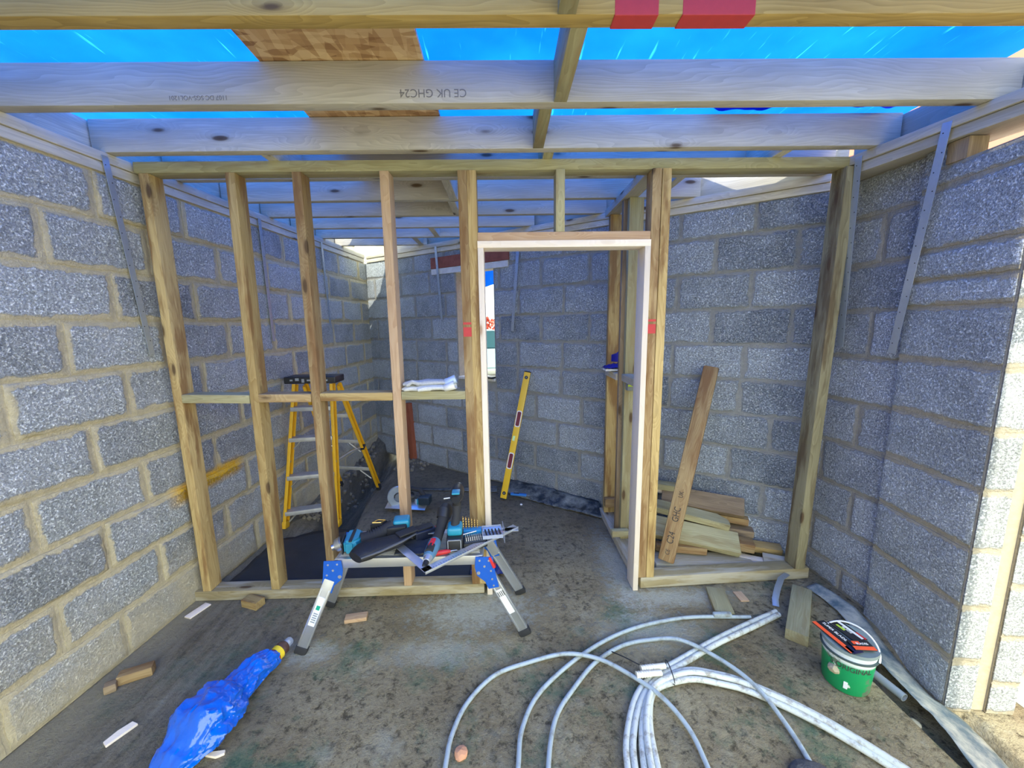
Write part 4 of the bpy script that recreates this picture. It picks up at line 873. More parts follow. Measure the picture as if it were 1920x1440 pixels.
# ------------------------------------------------------------------ stepladder behind the studs
t = thing('stepladder', 'yellow fibreglass stepladder with black top cap standing behind the stud wall', 'stepladder', (-1.5, 3.3, 0)); LO = V((-1.5, 3.3, 0))
top = [V((-1.665, 3.06, 1.15)), V((-1.375, 3.06, 1.15))]; ft = [V((-1.745, 2.86, 0.055)), V((-1.385, 2.97, 0.0))]
tb = [V((-1.63, 3.14, 1.13)), V((-1.36, 3.14, 1.13))]; fb = [V((-1.655, 3.68, 0.03)), V((-1.275, 3.665, 0.0))]
for a, b, nm in ((top[0], ft[0], 'front_stile'), (top[1], ft[1], 'front_stile'), (tb[0], fb[0], 'rear_stile'), (tb[1], fb[1], 'rear_stile')):
    a2, b2 = a - LO, b - LO; M = frame(b2 - a2, (0, 1, 0)); M.translation = a2; L_ = (b2 - a2).length
    mb = MB(); mb.box((L_ / 2, 0, 0), (L_, 0.055, 0.006), bev=0.001); mb.box((L_ / 2, 0.026, 0.011), (L_, 0.005, 0.022), bev=0.001); mb.box((L_ / 2, -0.026, 0.011), (L_, 0.005, 0.022), bev=0.001)
    s_ = mb.build(nm, M_yellow, t, True, M=M)
    mb = MB(); mb.box((L_ - 0.02, 0, 0.008), (0.055, 0.062, 0.032), bev=0.006); mb.build('foot', M_rubber if nm == 'rear_stile' else M_yellow, s_, True)
    if nm == 'rear_stile':
        mb = MB(); mb.box((L_ * 0.55, 0, 0.008), (0.022, 0.062, 0.030), bev=0.002); mb.build('strap_band', M_black, s_, True)
mb = MB(); mb.box(V((-1.52, 3.10, 1.185)) - LO, (0.40, 0.17, 0.055), bev=0.010, seg=3); mb.build('top_cap', M_black, t, True)
mb = MB()
for k in range(7): mb.box(V((-1.66 + k * 0.045, 3.013, 1.186 + 0.006 * math.sin(k * 2))) - LO, (0.020 + 0.008 * (k % 2), 0.003, 0.012 + 0.008 * (k % 3)))
mb.build('paint_splashes', M_galv, t)
M_step = plain('scuffed_aluminium_step', (0.50, 0.50, 0.48), 0.5, 0.6, var=0.3, scale=20)
for q in (0.13, 0.37, 0.63, 0.84):
    a, b = ft[0].lerp(top[0], q) - LO, ft[1].lerp(top[1], q) - LO; zz_ = (a.z + b.z) / 2; a.z = b.z = zz_
    mb = MB(); M = frame(b - a, (0, 1, 0)); M.translation = a; L_ = (b - a).length; mb.box((L_ / 2, 0, 0), (L_, 0.085, 0.012), M=M, bev=0.002); mb.box((L_ / 2, -0.04, -0.012), (L_, 0.006, 0.026), M=M, bev=0.001)
    mb.build('step', M_step, t, True)
    if q < 0.7:
        for sx, p in ((1, a), (-1, b)): mb = MB(); mb.tube([p + V((sx * 0.09, 0, -0.01)), p + V((sx * 0.015, 0, -0.09))], 0.006, 8); mb.build('brace', M_step, t, True)
for q in (0.22, 0.50, 0.74):
    a, b = fb[0].lerp(tb[0], q) - LO, fb[1].lerp(tb[1], q) - LO
    mb = MB(); M = frame(b - a, (0, 1, 0)); M.translation = a; L_ = (b - a).length; mb.box((L_ / 2, 0, 0), (L_, 0.012, 0.030), M=M, bev=0.001); mb.build('rear_rail', M_step, t, True)
    if q < 0.6: mb = MB(); mb.tube([b + V((-0.10, 0, -0.01)), b + V((-0.01, 0.02, -0.10))], 0.006, 8); mb.build('brace', M_step, t, True)
for i in (0, 1):
    a = ft[i].lerp(top[i], 0.45) - LO; b = fb[i].lerp(tb[i], 0.45) - LO; mb = MB(); mb.tube([a, (a + b) / 2 + V((0, 0, 0.01)), b], 0.006, 8, flat=(0.5, 1.6)); mb.build('spreader', M_step, t, True)
# circular saw on the slab
t = thing('circular_saw', 'black and teal circular saw with silver guard on the slab behind the stud wall', 'circular saw', M=place((-0.90, 3.22, 0.012), -0.15))
mb = MB(); mb.box((0.02, 0, 0.006), (0.36, 0.12, 0.005), M=place((0, 0, 0.03), 0, 0.35), bev=0.001); mb.build('base_plate', M_alu, t, True)
mb = MB()
t_ = bmesh.new()
mb.lathe([(0.045, -0.012), (0.095, -0.012), (0.100, -0.006), (0.100, 0.006), (0.095, 0.012), (0.045, 0.012), (0.045, -0.012)], 40, M=place((-0.05, 0.0, 0.10)) @ Matrix.Rotation(PI / 2, 4, 'X') @ Matrix.Rotation(0.3, 4, 'Y'), a0=0.5, a1=5.4); mb.build('blade_guard', plain('brushed_guard', (0.50, 0.58, 0.68), 0.35, 0.6), t, True); t_.free()
mb = MB(); mb.cyl((-0.05, 0.02, 0.10), (-0.05, -0.02, 0.10), 0.030, n=20, bev=0.003); mb.build('arbor', M_galv, t, True)
mb = MB(); mb.cyl((-0.03, 0.01, 0.085), (0.07, 0.05, 0.085), 0.050, 0.042, n=20, bev=0.008); mb.build('motor_housing', M_black, t, True)
mb = MB(); mb.tube([(0.0, 0.03, 0.13), (0.06, 0.035, 0.165), (0.13, 0.03, 0.155), (0.17, 0.02, 0.11)], [0.018, 0.019, 0.020, 0.022], 12); mb.build('handle', M_rubber, t, True)
mb = MB(); mb.box((0.185, 0.0, 0.085), (0.10, 0.085, 0.075), M=None, bev=0.014, seg=3); mb.build('battery', plain('dark_navy_plastic', (0.015, 0.03, 0.05), 0.45), t, True)
mb = MB(); mb.box((0.135, 0.0, 0.075), (0.03, 0.075, 0.05), bev=0.008); mb.build('battery_mount', M_teal, t, True)

# spirit level leaning on the far wall
A_, B_ = V((-0.040, 3.355, 0.012)), V((0.205, 3.520, 1.155)); L_ = (B_ - A_).length
t = thing('spirit_level', 'long yellow spirit level leaning against the far wall, seen through the doorway', 'spirit level', M=(lambda M: (setattr(M, 'translation', A_), M)[1])(frame(B_ - A_, (-1, 0.25, 0))))
mb = MB(); mb.box((L_ / 2, 0, 0), (L_, 0.058, 0.024), bev=0.004); mb.build('body', M_lvl, t, True)
for q in (0.30, 0.63):
    mb = MB(); mb.prism([(-0.075, -0.014), (-0.066, -0.024), (0.066, -0.024), (0.075, -0.014), (0.075, 0.014), (0.066, 0.024), (-0.066, 0.024), (-0.075, 0.014)], 0.0016, M=Matrix.Translation((L_ * q, 0, 0.0118))); g_ = mb.build('hand_grip_rim', M_white, t)
    mb = MB(); mb.prism([(-0.066, -0.010), (-0.058, -0.017), (0.058, -0.017), (0.066, -0.010), (0.066, 0.010), (0.058, 0.017), (-0.058, 0.017), (-0.066, 0.010)], 0.003, M=Matrix.Translation((L_ * q, 0, 0.0118))); mb.build('hand_grip', plain('maroon_grip', (0.16, 0.01, 0.03), 0.5), t)
    for oo in (g_,): pass
mb = MB(); mb.box((L_ * 0.475, 0.008, 0.0125), (0.045, 0.022, 0.003), bev=0.001); mb.build('centre_vial', plain('green_vial', (0.60, 0.85, 0.45), 0.2), t)
for q in (0.045, 0.955):
    mb = MB(); mb.cyl((L_ * q, 0, 0.010), (L_ * q, 0, 0.0145), 0.016, n=20); v_ = mb.build('end_vial', M_black, t, True); mb = MB(); mb.cyl((L_ * q - .006, 0, 0.0146), (L_ * q + .006, 0, 0.0146), 0.004, n=8); mb.build('vial_glass', M_clear, v_)
for q in (0, 1): mb = MB(); mb.box((L_ * q, 0, 0), (0.010, 0.060, 0.026), bev=0.002); mb.build('end_cap', M_rubber, t, True)
# small blue tool on the membrane beside it
t = thing('utility_knife', 'small blue utility knife lying on the membrane right of the spirit level', 'knife', M=place((0.10, 3.36, 0.045), -0.25, ry=0.0))
mb = MB(); mb.box((0, 0, 0), (0.15, 0.030, 0.018), bev=0.006); mb.build('handle', plain('mid_blue_plastic', (0.03, 0.20, 0.60), 0.4), t, True); mb = MB(); mb.box((0.088, 0, 0), (0.03, 0.018, 0.002)); mb.build('blade', M_alu, t); mb = MB(); mb.box((-0.02, 0, 0.010), (0.05, 0.012, 0.004), bev=0.001); mb.build('slider', M_black, t)
# red-brown post in the far corner
board('corner_post', (-1.10, 4.43, 0.02), (-1.13, 4.45, 0.70), (1, -0.6, 0), 0.07, 0.07, wood('red_stained_timber', (0.22, 0.06, 0.03), (0.34, 0.11, 0.06), knots=0.2))
tag(bpy.data.objects['corner_post'], 'short reddish brown post standing near the far left corner', 'post')

# ------------------------------------------------------------------ gloves on the nogging
def glove(name, label, loc, rz, m, cuffm, flip=1, rx=0.0):
    t = thing(name, label, 'work glove', M=place(loc, rz, rx))
    mb = MB()
    mb.tube([(0.13, 0, 0.012), (0.10, 0, 0.018), (0.05, 0.002 * flip, 0.018), (0.0, 0, 0.016), (-0.035, 0, 0.014)], [0.034, 0.036, 0.040, 0.043, 0.036], 16, flat=(1.0, 0.42))
    for k, (yy, ln) in enumerate(((0.030, 0.060), (0.010, 0.078), (-0.011, 0.072), (-0.031, 0.052))):
        mb.tube([(-0.02, yy * flip, 0.014), (-0.04 - ln * .35, yy * 1.15 * flip, 0.016 + 0.004 * k), (-0.04 - ln * .75, yy * 1.25 * flip, 0.013), (-0.04 - ln, yy * 1.3 * flip, 0.009)], [0.013, 0.0125, 0.0115, 0.007], 10)
    mb.tube([(0.045, 0.028 * flip, 0.016), (0.015, 0.058 * flip, 0.018), (-0.015, 0.070 * flip, 0.014)], [0.015, 0.0135, 0.009], 10)
    o = mb.build('glove_body', m, t, smooth='all'); mods(o, ('REMESH', dict(mode='VOXEL', voxel_size=0.003, use_smooth_shade=True)), ('SMOOTH', dict(iterations=6, factor=0.6)))
    mb = MB(); mb.tube([(0.12, 0, 0.013), (0.15, 0, 0.022), (0.178, 0, 0.032)], [0.035, 0.036, 0.039], 18, flat=(1.0, 0.62), cap=False); c_ = mb.build('cuff', cuffm, t, smooth='all'); mods(c_, ('SOLIDIFY', dict(thickness=0.0025)))
    return t
M_glove = plain('grey_glove_fabric', (0.48, 0.48, 0.47), 0.95, bump=0.6, scale=120, var=0.3); M_glove2 = plain('white_glove_fabric', (0.66, 0.66, 0.62), 0.95, bump=0.6, scale=120, var=0.2)
glove('work_glove', 'pale work glove resting on the nogging of the stud wall, its pale blue cuff raised', (-0.455, 2.150, 1.262), 0.10, M_glove, plain('pale_blue_cuff', (0.55, 0.66, 0.80), 0.9), 1)
glove('work_glove', 'creamy white work glove underneath the one with the raised cuff', (-0.455, 2.138, 1.236), -0.06, M_glove2, M_white, -1)
# packets and box on the return frame
t = thing('crisp_packet', 'torn dark blue foil packet on the nogging of the return frame', 'packet', (0.800, 2.80, 1.245))
G = [[V(((i / 14 - .5) * 0.17, (j / 10 - .5) * 0.11, 0.020 + 0.028 * math.sin(PI * i / 14) * math.sin(PI * j / 10) + 0.022 * abs(noise.noise(V((i * .6, j * .6, 3)))))) for i in range(15)] for j in range(11)]
M_foil = plain('dark_blue_foil', (0.02, 0.02, 0.30), 0.25, 0.3, bump=0.5)
mb = MB(); mb.grid(G); o = mb.build('foil', M_foil, t, smooth='all'); mods(o, ('SOLIDIFY', dict(thickness=0.002)))
mb = MB(); mb.prism([(-0.05, 0), (0.045, -0.01), (0.07, 0.07), (0.04, 0.06), (0.02, 0.085), (-0.01, 0.06), (-0.045, 0.05)], 0.004, M=place((0.02, 0.0, 0.065), 0.0, 1.25)); mb.build('torn_flap', M_foil, t)
mb = MB(); mb.box((-0.005, 0.0, 0.008), (0.15, 0.10, 0.015), bev=0.004); mb.build('paper_liner', M_white, t, True)
t = thing('measuring_gadget', 'small grey tool with lime green stripe tucked under the nogging of the return frame', 'tape measure', (0.835, 2.50, 1.172))
mb = MB(); mb.box((0, 0, 0), (0.085, 0.05, 0.045), bev=0.006); mb.build('case', plain('mid_grey_plastic', (0.20, 0.22, 0.22), 0.5), t, True); mb = MB(); mb.box((0, -0.026, 0.012), (0.080, 0.002, 0.012)); mb.build('green_stripe', plain('lime_plastic', (0.50, 0.70, 0.02), 0.4), t)

# ------------------------------------------------------------------ leaning board and the pile of offcuts
lb_ = board('leaning_board', (1.000, 2.255, 0.082), (1.425, 2.645, 1.275), (1, -0.55, -0.1), 0.098, 0.047, W_brown, bev=0.012)
tag(lb_, 'long brown board leaning against the far wall, grade stamp near its foot', 'board')
for tx, xx, sz in (('C24', 0.15, 0.055), ('GHC', 0.30, 0.055), ('UK', 0.43, 0.040), ('CE', 0.06, 0.035)):
    fzz = 0.0242 if (lb_.matrix_basis.to_3x3() @ V((0, 0, 1))).y < 0 else -0.0242
    M = Matrix.Translation((xx, 0.0, fzz)) @ (Matrix.Identity(4) if fzz > 0 else Matrix.Rotation(PI, 4, 'X'))
    tag(text('grade_stamp', tx, sz, M_ink, lb_, M, sx=0.8), 'black grade stamp lettering')
OFF = [  # centre start, end, width, thickness, roll, material, label, clip
    ((0.95, 2.34, 0.030), (1.58, 2.31, 0.026), 0.14, 0.045, 0, W_dirty, 'dusty wide offcut lying flat at the bottom front of the pile', None),
    ((0.99, 2.40, 0.100), (1.31, 2.355, 0.085), 0.05, 0.045, 0, W_brown, 'short round-nosed stub with pale cut end on the front of the pile', None),
    ((0.96, 2.50, 0.20), (1.52, 2.345, 0.125), 0.15, 0.050, 0.55, W_green, 'large greenish offcut sloping down across the pile front', None),
    ((0.96, 2.62, 0.31), (1.50, 2.44, 0.225), 0.11, 0.045, 0.15, W_green, 'greenish offcut with a clipped corner above the large sloping one', (0.06, 0.07)),
    ((1.15, 2.71, 0.325), (1.62, 2.47, 0.315), 0.13, 0.045, 0.75, W_dark, 'dark brown wide offcut on the upper back of the pile', None),
    ((1.20, 2.74, 0.215), (1.68, 2.51, 0.205), 0.09, 0.045, 0.0, W_brown, 'offcut directly below the dark brown wide one', None),
    ((1.22, 2.68, 0.14), (1.70, 2.48, 0.135), 0.10, 0.045, 0.0, W_dark, 'shadowed offcut low at the back of the pile', None),
    ((1.00, 2.77, 0.395), (1.26, 2.70, 0.375), 0.07, 0.045, 0.1, W_green, 'short green offcut on the very top of the pile', None),
    ((1.02, 2.82, 0.350), (1.28, 2.72, 0.335), 0.07, 0.040, 0.1, W_pale, 'pale offcut just under the topmost green one', None),
    ((1.38, 2.43, 0.125), (1.62, 2.345, 0.115), 0.09, 0.060, 0.1, W_brown, 'squat brown block at the right of the large greenish offcut', None),
    ((1.52, 2.46, 0.075), (1.82, 2.36, 0.070), 0.07, 0.045, 0.2, W_treat, 'offcut pointing right towards the end stud', None),
    ((1.45, 2.39, 0.030), (1.70, 2.27, 0.028), 0.05, 0.045, 0, W_pale, 'thin pale stick low at the right of the pile', None),
    ((1.66, 2.30, 0.035), (1.77, 2.24, 0.040), 0.10, 0.060, 0.1, W_dirty, 'stub of timber against the end stud behind the sole plate', None)]
for k, (a, b, w_, t_, roll, m, lb, cl) in enumerate(OFF):
    d = (V(b) - V(a)).normalized(); side = d.cross(V((0, 0, 1))); wd = Matrix.Rotation(roll, 3, d) @ side
    tag(board('timber_offcut', a, b, tuple(wd), w_, t_, m, bev=0.004, clip=cl), lb, 'offcut', 'timber offcuts piled behind the right part of the stud wall')

# ------------------------------------------------------------------ loose scraps on the floor
def scrap(name, a, b, w_, t_, m, label, cat='wood scrap', bev=0.002, z=0.0):
    za = hfloor(a[0], a[1]); zb_ = hfloor(b[0], b[1]); o = board(name, (a[0], a[1], za + t_ / 2 + z), (b[0], b[1], zb_ + t_ / 2 + z), tuple((V((b[0] - a[0], b[1] - a[1], 0))).cross(V((0, 0, 1)))), w_, t_, m, bev=bev)
    return tag(o, label, cat)
scrap('timber_offcut', (1.228, 2.085), (1.178, 1.888), 0.098, 0.022, W_green, 'pale green treated offcut lying flat before the sole plate', 'offcut')
scrap('wood_chip', (1.352, 2.065), (1.352, 1.985), 0.050, 0.008, W_pink, 'small pinkish wood tile right of the pale green offcut')
scrap('timber_offcut', (1.700, 2.015), (1.425, 1.690), 0.095, 0.060, W_green, 'thick end of timber lying between conduit ends and the green bucket', 'offcut', bev=0.006)
scrap('wood_chip', (-0.905, 1.925), (-0.790, 1.945), 0.050, 0.022, W_pink, 'orange and white splintered block lying in front of the platform', bev=0.004)
scrap('wood_block', (-1.545, 2.085), (-1.440, 2.050), 0.060, 0.045, W_treat, 'small square timber block touching the sole plate by the second stud', 'wood block')
scrap('wood_chip', (-1.800, 1.975), (-1.765, 2.085), 0.045, 0.008, W_pale, 'pale flat wood slip by the foot of the first stud')
scrap('wood_block', (-1.80, 1.585), (-1.685, 1.640), 0.050, 0.045, W_brown, 'weathered brown block near the foot of the left wall', 'wood block', bev=0.008)
scrap('wood_block', (-1.815, 1.535), (-1.780, 1.560), 0.040, 0.040, W_dark, 'tiny dark block beside the weathered brown block', 'wood block', bev=0.008)
def splinter(pts, m, label, th=0.010):
    c = V((sum(p[0] for p in pts) / len(pts), sum(p[1] for p in pts) / len(pts), 0)); mb = MB(); mb.prism([(p[0] - c.x, p[1] - c.y) for p in pts], th, bev=0.001)
    o = mb.build('wood_splinter', m, smooth=True); o.location = (c.x, c.y, hfloor(c.x, c.y)); tag(o, label, 'wood splinter')
splinter([(-1.600, 1.315), (-1.575, 1.300), (-1.530, 1.385), (-1.560, 1.395), (-1.585, 1.360)], W_pale, 'long pale splinter lying left of the blue bag')
splinter([(-1.165, 1.258), (-1.120, 1.250), (-1.095, 1.262), (-1.10, 1.275), (-1.150, 1.270)], W_pale, 'small pale splinter below the blue bag')
def stone(r_, loc, m, label, name, sc=(1, 1, 0.6), seed=1, cat='stone'):
    rn = random.Random(seed); t_ = bmesh.new(); bmesh.ops.create_icosphere(t_, subdivisions=2, radius=r_)
    for v in t_.verts: v.co *= 1 + 0.22 * noise.noise(v.co * (1.3 / r_) + V((seed, 0, 0))); v.co = V((v.co.x * sc[0], v.co.y * sc[1], v.co.z * sc[2]))
    mb = MB(); mb._merge(t_); o = mb.build(name, m); o.location = (loc[0], loc[1], hfloor(loc[0], loc[1]) + r_ * sc[2] * 0.55); return tag(o, label, cat)
stone(0.026, (-0.195, 1.232), plain('orange_brick', (0.62, 0.30, 0.16), 0.95, bump=0.5), 'orange chip of brick at the bottom of the photo inside the left pipe loop', 'brick_chip', cat='brick chip')
stone(0.075, (1.045, 1.115), plain('charcoal_grit', (0.07, 0.07, 0.075), 0.95, bump=1.0, var=0.6, scale=160), 'dark gritty lump at the bottom edge under the pipe', 'asphalt_lump', (1, 0.7, 0.35), 4)
stone(0.012, (0.12, 3.25), M_white, 'tiny white stone near the foot of the spirit level', 'pebble', seed=2)
stone(0.022, (1.655, 1.33), M_mortar, 'crumb of mortar at the edge of the membrane flap', 'mortar_crumb', seed=6)
# bent metal strip by the end stud
t = thing('metal_strip', 'bent scuffed metal strip poking out from the right end of the sole plate', 'metal strip', (1.60, 2.06, 0))
pts = [V((1.70, 2.135, 0.055)), V((1.63, 2.09, 0.060)), V((1.56, 2.02, 0.050)), V((1.51, 1.965, 0.025)), V((1.492, 1.93, 0.006))]
mb = MB(); mb.tube([p - V((1.60, 2.06, 0)) for p in pts], 0.016, 8, flat=(1.0, 0.15)); mb.build('strip', M_galv, t, True)

# ------------------------------------------------------------------ pipes
def spline(pts, per=10):
    P = [V(p) for p in pts]; P = [P[0] * 2 - P[1]] + P + [P[-1] * 2 - P[-2]]; out = []
    for i in range(1, len(P) - 2):
        for k in range(per):
            f = k / per; p0, p1, p2, p3 = P[i - 1:i + 3]
            out.append(0.5 * ((2 * p1) + (p2 - p0) * f + (2 * p0 - 5 * p1 + 4 * p2 - p3) * f * f + (3 * p1 - p0 - 3 * p2 + p3) * f ** 3))
    return out + [P[-2]]
def pipe(name, pts, r_, m, label, cat='pipe', group=None, lift=0.0):
    pp = [V((p[0], p[1], hfloor(p[0], p[1]) + r_ + 0.004 + (p[2] if len(p) > 2 else 0) + lift)) for p in pts]
    o0 = pp[0].copy(); mb = MB(); mb.tube([p - o0 for p in spline(pp)], r_, 12); o = mb.build(name, m, smooth=True); o.location = o0; return tag(o, label, cat, group)
K = 1.0
pipe('plastic_pipe', [(-0.25, 1.02), (-0.245, 1.19), (-0.235, 1.30), (-0.185, 1.43), (-0.075, 1.55), (0.08, 1.612), (0.26, 1.635, 0.018), (0.41, 1.60, 0.02), (0.53, 1.51, 0.022), (0.63, 1.40, 0.026), (0.69, 1.28, 0.01), (0.70, 1.16), (0.69, 1.0)], 0.0095, M_hose, 'single grey pipe looping leftmost in the foreground')
pipe('plastic_pipe', [(0.0, 1.0), (0.02, 1.18), (0.04, 1.31), (0.115, 1.45), (0.27, 1.59), (0.45, 1.71), (0.62, 1.79), (0.80, 1.84), (1.0, 1.866), (1.30, 1.855)], 0.0095, M_hose, 'single grey pipe curving up to the pale green offcut')
pipe('plastic_pipe', [(0.115, 1.0), (0.13, 1.18), (0.18, 1.35), (0.28, 1.48), (0.40, 1.60), (0.55, 1.69), (0.70, 1.722), (0.84, 1.685, 0.03), (0.97, 1.57, 0.03), (1.05, 1.43, 0.03), (1.085, 1.27), (1.07, 1.1)], 0.0095, M_hose, 'single grey pipe arching over the white bundle, ending at the dark lump')
o = board('pipe_sleeve', (1.10, 1.866, 0.018), (1.20, 1.864, 0.018), (0, 1, 0), 0.026, 0.026, M_hose, bev=0.010); tag(o, 'grey coupling sleeve on the far pipe beside the pale green offcut', 'pipe coupling')
bl = [('upper', 0.0), ('middle', 0.024), ('lower', 0.048)]
for k, dlt in enumerate((0.0, 0.026)):
    pipe('white_pipe', [(0.40 + dlt * 1.0, 1.0), (0.415 + dlt * 1.0, 1.17), (0.45 + dlt, 1.28), (0.53 + dlt * .7, 1.42 - dlt * .6), (0.64 + dlt * .3, 1.52 - dlt * .8), (0.80, 1.60 - dlt * 1.0), (1.02, 1.705 - dlt * 1.0), (1.24 + dlt * .2, 1.80 - dlt * 1.1), (1.46, 1.885 - dlt * 0.9)], 0.0125, M_pipe,
         ['white conduit running up right to a point, upper one of the pair', 'white conduit running up right to a point, lower one of the pair'][k], 'conduit', 'white conduits tied in a bundle', lift=0.0 if k == 0 else 0.002)
for k, dlt in enumerate((0.0, 0.026, 0.052)):
    pipe('white_pipe', [(0.45 + dlt * 1.0, 1.0), (0.475 + dlt * .9, 1.17), (0.515 + dlt * .6, 1.30), (0.58 + dlt * .3, 1.415), (0.66, 1.492 - dlt * .5), (0.80, 1.535 - dlt * .9, 0.006), (0.92, 1.52 - dlt), (1.03, 1.475 - dlt), (1.18, 1.365 - dlt), (1.30, 1.24 - dlt), (1.42, 1.08 - dlt), (1.50, .95 - dlt)], 0.0125, M_pipe,
         ['white conduit bending away right, outermost of the three', 'white conduit bending away right, middle one of the three', 'white conduit bending away right, innermost of the three'][k], 'conduit', 'white conduits tied in a bundle', lift=0.014 if k == 1 else 0.002)
for k, (a, b) in enumerate((((0.585, 1.520, 0.050), (0.70, 1.530, 0.052)), ((0.555, 1.492, 0.048), (0.67, 1.498, 0.050)))):
    mb = MB(); a, b = V(a), V(b); n_ = 40; mb.tube([(b - a) * (q / n_) for q in range(n_ + 1)], [0.0125 + (0.0022 if q % 4 < 2 and q < 22 else 0) for q in range(n_ + 1)], 12)
    o = mb.build('conduit_end', plain('cream_plastic', (0.75, 0.70, 0.56), 0.45), smooth=True); o.location = a; tag(o, ['ribbed cream conduit end on top of the bundle, the farther one', 'ribbed cream conduit end on top of the bundle, the nearer one'][k], 'conduit end')
mb = MB(); mb.tube([(0.045 * math.cos(a) * 0.35, 0.058 * math.cos(a), 0.022 * math.sin(a) + 0.0) for a in [2 * PI * q / 24 for q in range(25)]], 0.0022, 6, cap=False)
o = mb.build('tie_wire', M_black, smooth='all'); o.location = (0.715, 1.513, hfloor(0.715, 1.51) + 0.040); o.rotation_euler = (0, 0, 0.2); tag(o, 'thin black tie binding the white conduits', 'cable tie')
mb = MB(); mb.tube([(-0.13, 0.13, 0.0), (-0.06, 0.07, 0.012), (0.0, 0.0, 0.03)], 0.0025, 6); o = mb.build('wire_tail', M_black, smooth='all'); o.location = (0.60, 1.54, 0.012); tag(o, 'loose black wire tail left of the conduit ends', 'wire')
t = thing('waste_pipe', 'short cut end of grey pipe lying between the bucket and the pier', 'pipe', M=place((1.665, 1.49, -0.012), 1.75))
mb = MB(); mb.lathe([(0.0135, -0.09), (0.017, -0.09), (0.017, 0.09), (0.0135, 0.09), (0.0135, -0.09)], 24, M=Matrix.Rotation(PI / 2, 4, 'Y') @ Matrix.Identity(4)); mb.build('tube', plain('grey_plastic_pipe', (0.30, 0.33, 0.35), 0.45), t, True)

# ------------------------------------------------------------------ bucket
BX, BY = 1.488, 1.480; BZ = hfloor(BX, BY) + 0.002
t = thing('plastic_bucket', 'green and white plastic bucket with cut-off lid reading ORIGINAL, standing by the pier', 'bucket', M=place((BX, BY, BZ), 0.0))
M_green = NT('green_label'); _co = M_green.n('TexCoord').outputs['Object']; _z = M_green.n('SeparateXYZ', {0: _co}).outputs[2]
_n1 = M_green.noise(_co, 9, 5, 0.7)
_c = M_green.mix(M_green.ramp(_z, [(0.140, 0.0), (0.150, 1.0)]), (0.005, 0.30, 0.10), (0.72, 0.78, 0.76))
_c = M_green.mix(M_green.ramp(_n1, [(0.55, 0.0), (0.62, 0.9)]), _c, (0.16, 0.17, 0.13)); _c = M_green.mix(M_green.ramp(M_green.noise(_co, 24, 4), [(0.66, 0.0), (0.70, 0.9)]), _c, (0.80, 0.82, 0.78))
M_green.set(Base_Color=_c, Roughness=0.4); M_green = M_green.m
M_pail = plain('scuffed_pail_plastic', (0.66, 0.72, 0.74), 0.4, var=0.2, scale=14)
R0, R1, HB = 0.083, 0.096, 0.205
mb = MB(); mb.lathe([(0.0, 0.0), (R0 - 0.004, 0.0), (R0, 0.006), (R0 + (R1 - R0) * 0.78, HB * 0.80)], 56); mb.build('label_wall', M_green, t, True)
mb = MB(); mb.lathe([(R0 + (R1 - R0) * 0.78, HB * 0.80), (R1, HB), (R1 + 0.001, HB + 0.001), (R1 - 0.004, HB), (R1 - 0.006, HB * 0.8), (R0 - 0.004, 0.012), (0, 0.012)], 56); mb.build('pail', M_pail, t, True)
mb = MB(); mb.lathe([(R1 - 0.003, HB * 0.81), (R1 + 0.005, HB * 0.81), (R1 + 0.005, HB * 0.84), (R1 - 0.003, HB * 0.84)], 56); mb.build('rim_band', plain('dark_rim', (0.05, 0.08, 0.08), 0.5), t, True)
mb = MB(); mb.lathe([(0, HB + 0.002), (R1 - 0.002, HB + 0.002), (R1 + 0.003, HB + 0.004), (R1 + 0.004, HB - 0.010), (R1 + 0.002, HB - 0.010)], 56); mb.build('lid', plain('grey_green_lid', (0.20, 0.25, 0.25), 0.35), t, True)
mb = MB(); mb.tube([(R1 * 1.04 * math.cos(a) * 1.0, 0.004, HB * 0.86 + 0.0) if False else (math.cos(a) * R1 * 1.06, math.sin(a) * 0.052, HB * 0.84 + math.sin(a) * 0.078) for a in [PI * q / 24 for q in range(25)]], 0.0035, 8); mb.build('handle', M_white, t, True, M=Matrix.Rotation(-1.05, 4, 'Z'))
fa = math.atan2(-BY, -BX)                      # towards the camera
for tx, sz, zz_, da, mm in (("'S ORIGINAL", 0.033, 0.129, 0.16, M_ink),):
    M = Matrix.Rotation(fa + PI / 2 + da, 4, 'Z') @ Matrix.Translation((0, 0, zz_)) @ Matrix.Rotation(PI / 2, 4, 'X')
    rr_ = R0 + (R1 - R0) * zz_ / HB; M = Matrix.Rotation(fa + PI / 2 + da, 4, 'Z') @ Matrix.Translation((0, -rr_ - 0.0006, zz_)) @ Matrix.Rotation(PI / 2, 4, 'X')
    text('label_lettering', tx, sz, mm, t, M, sx=0.85, bend=rr_)
stonep = bmesh.new(); bmesh.ops.create_icosphere(stonep, subdivisions=2, radius=0.022)
for v in stonep.verts: v.co *= 1 + 0.25 * noise.noise(v.co * 60)
mb = MB(); mb._merge(stonep, Matrix.Translation((math.cos(fa - 0.45) * 0.088, math.sin(fa - 0.45) * 0.088, 0.095)) @ Matrix.Diagonal((1, 1, 0.9, 1))); tag(mb.build('mortar_splat', M_mortar, t), 'dried mortar stuck to the bucket side')
mb = MB(); mb.box((0, 0, 0), (0.014, 0.004, 0.032), M=Matrix.Rotation(fa + 0.05 + PI / 2, 4, 'Z') @ Matrix.Translation((0, -0.0865, 0.045)), bev=0.001); mb.build('white_mark', M_white, t)
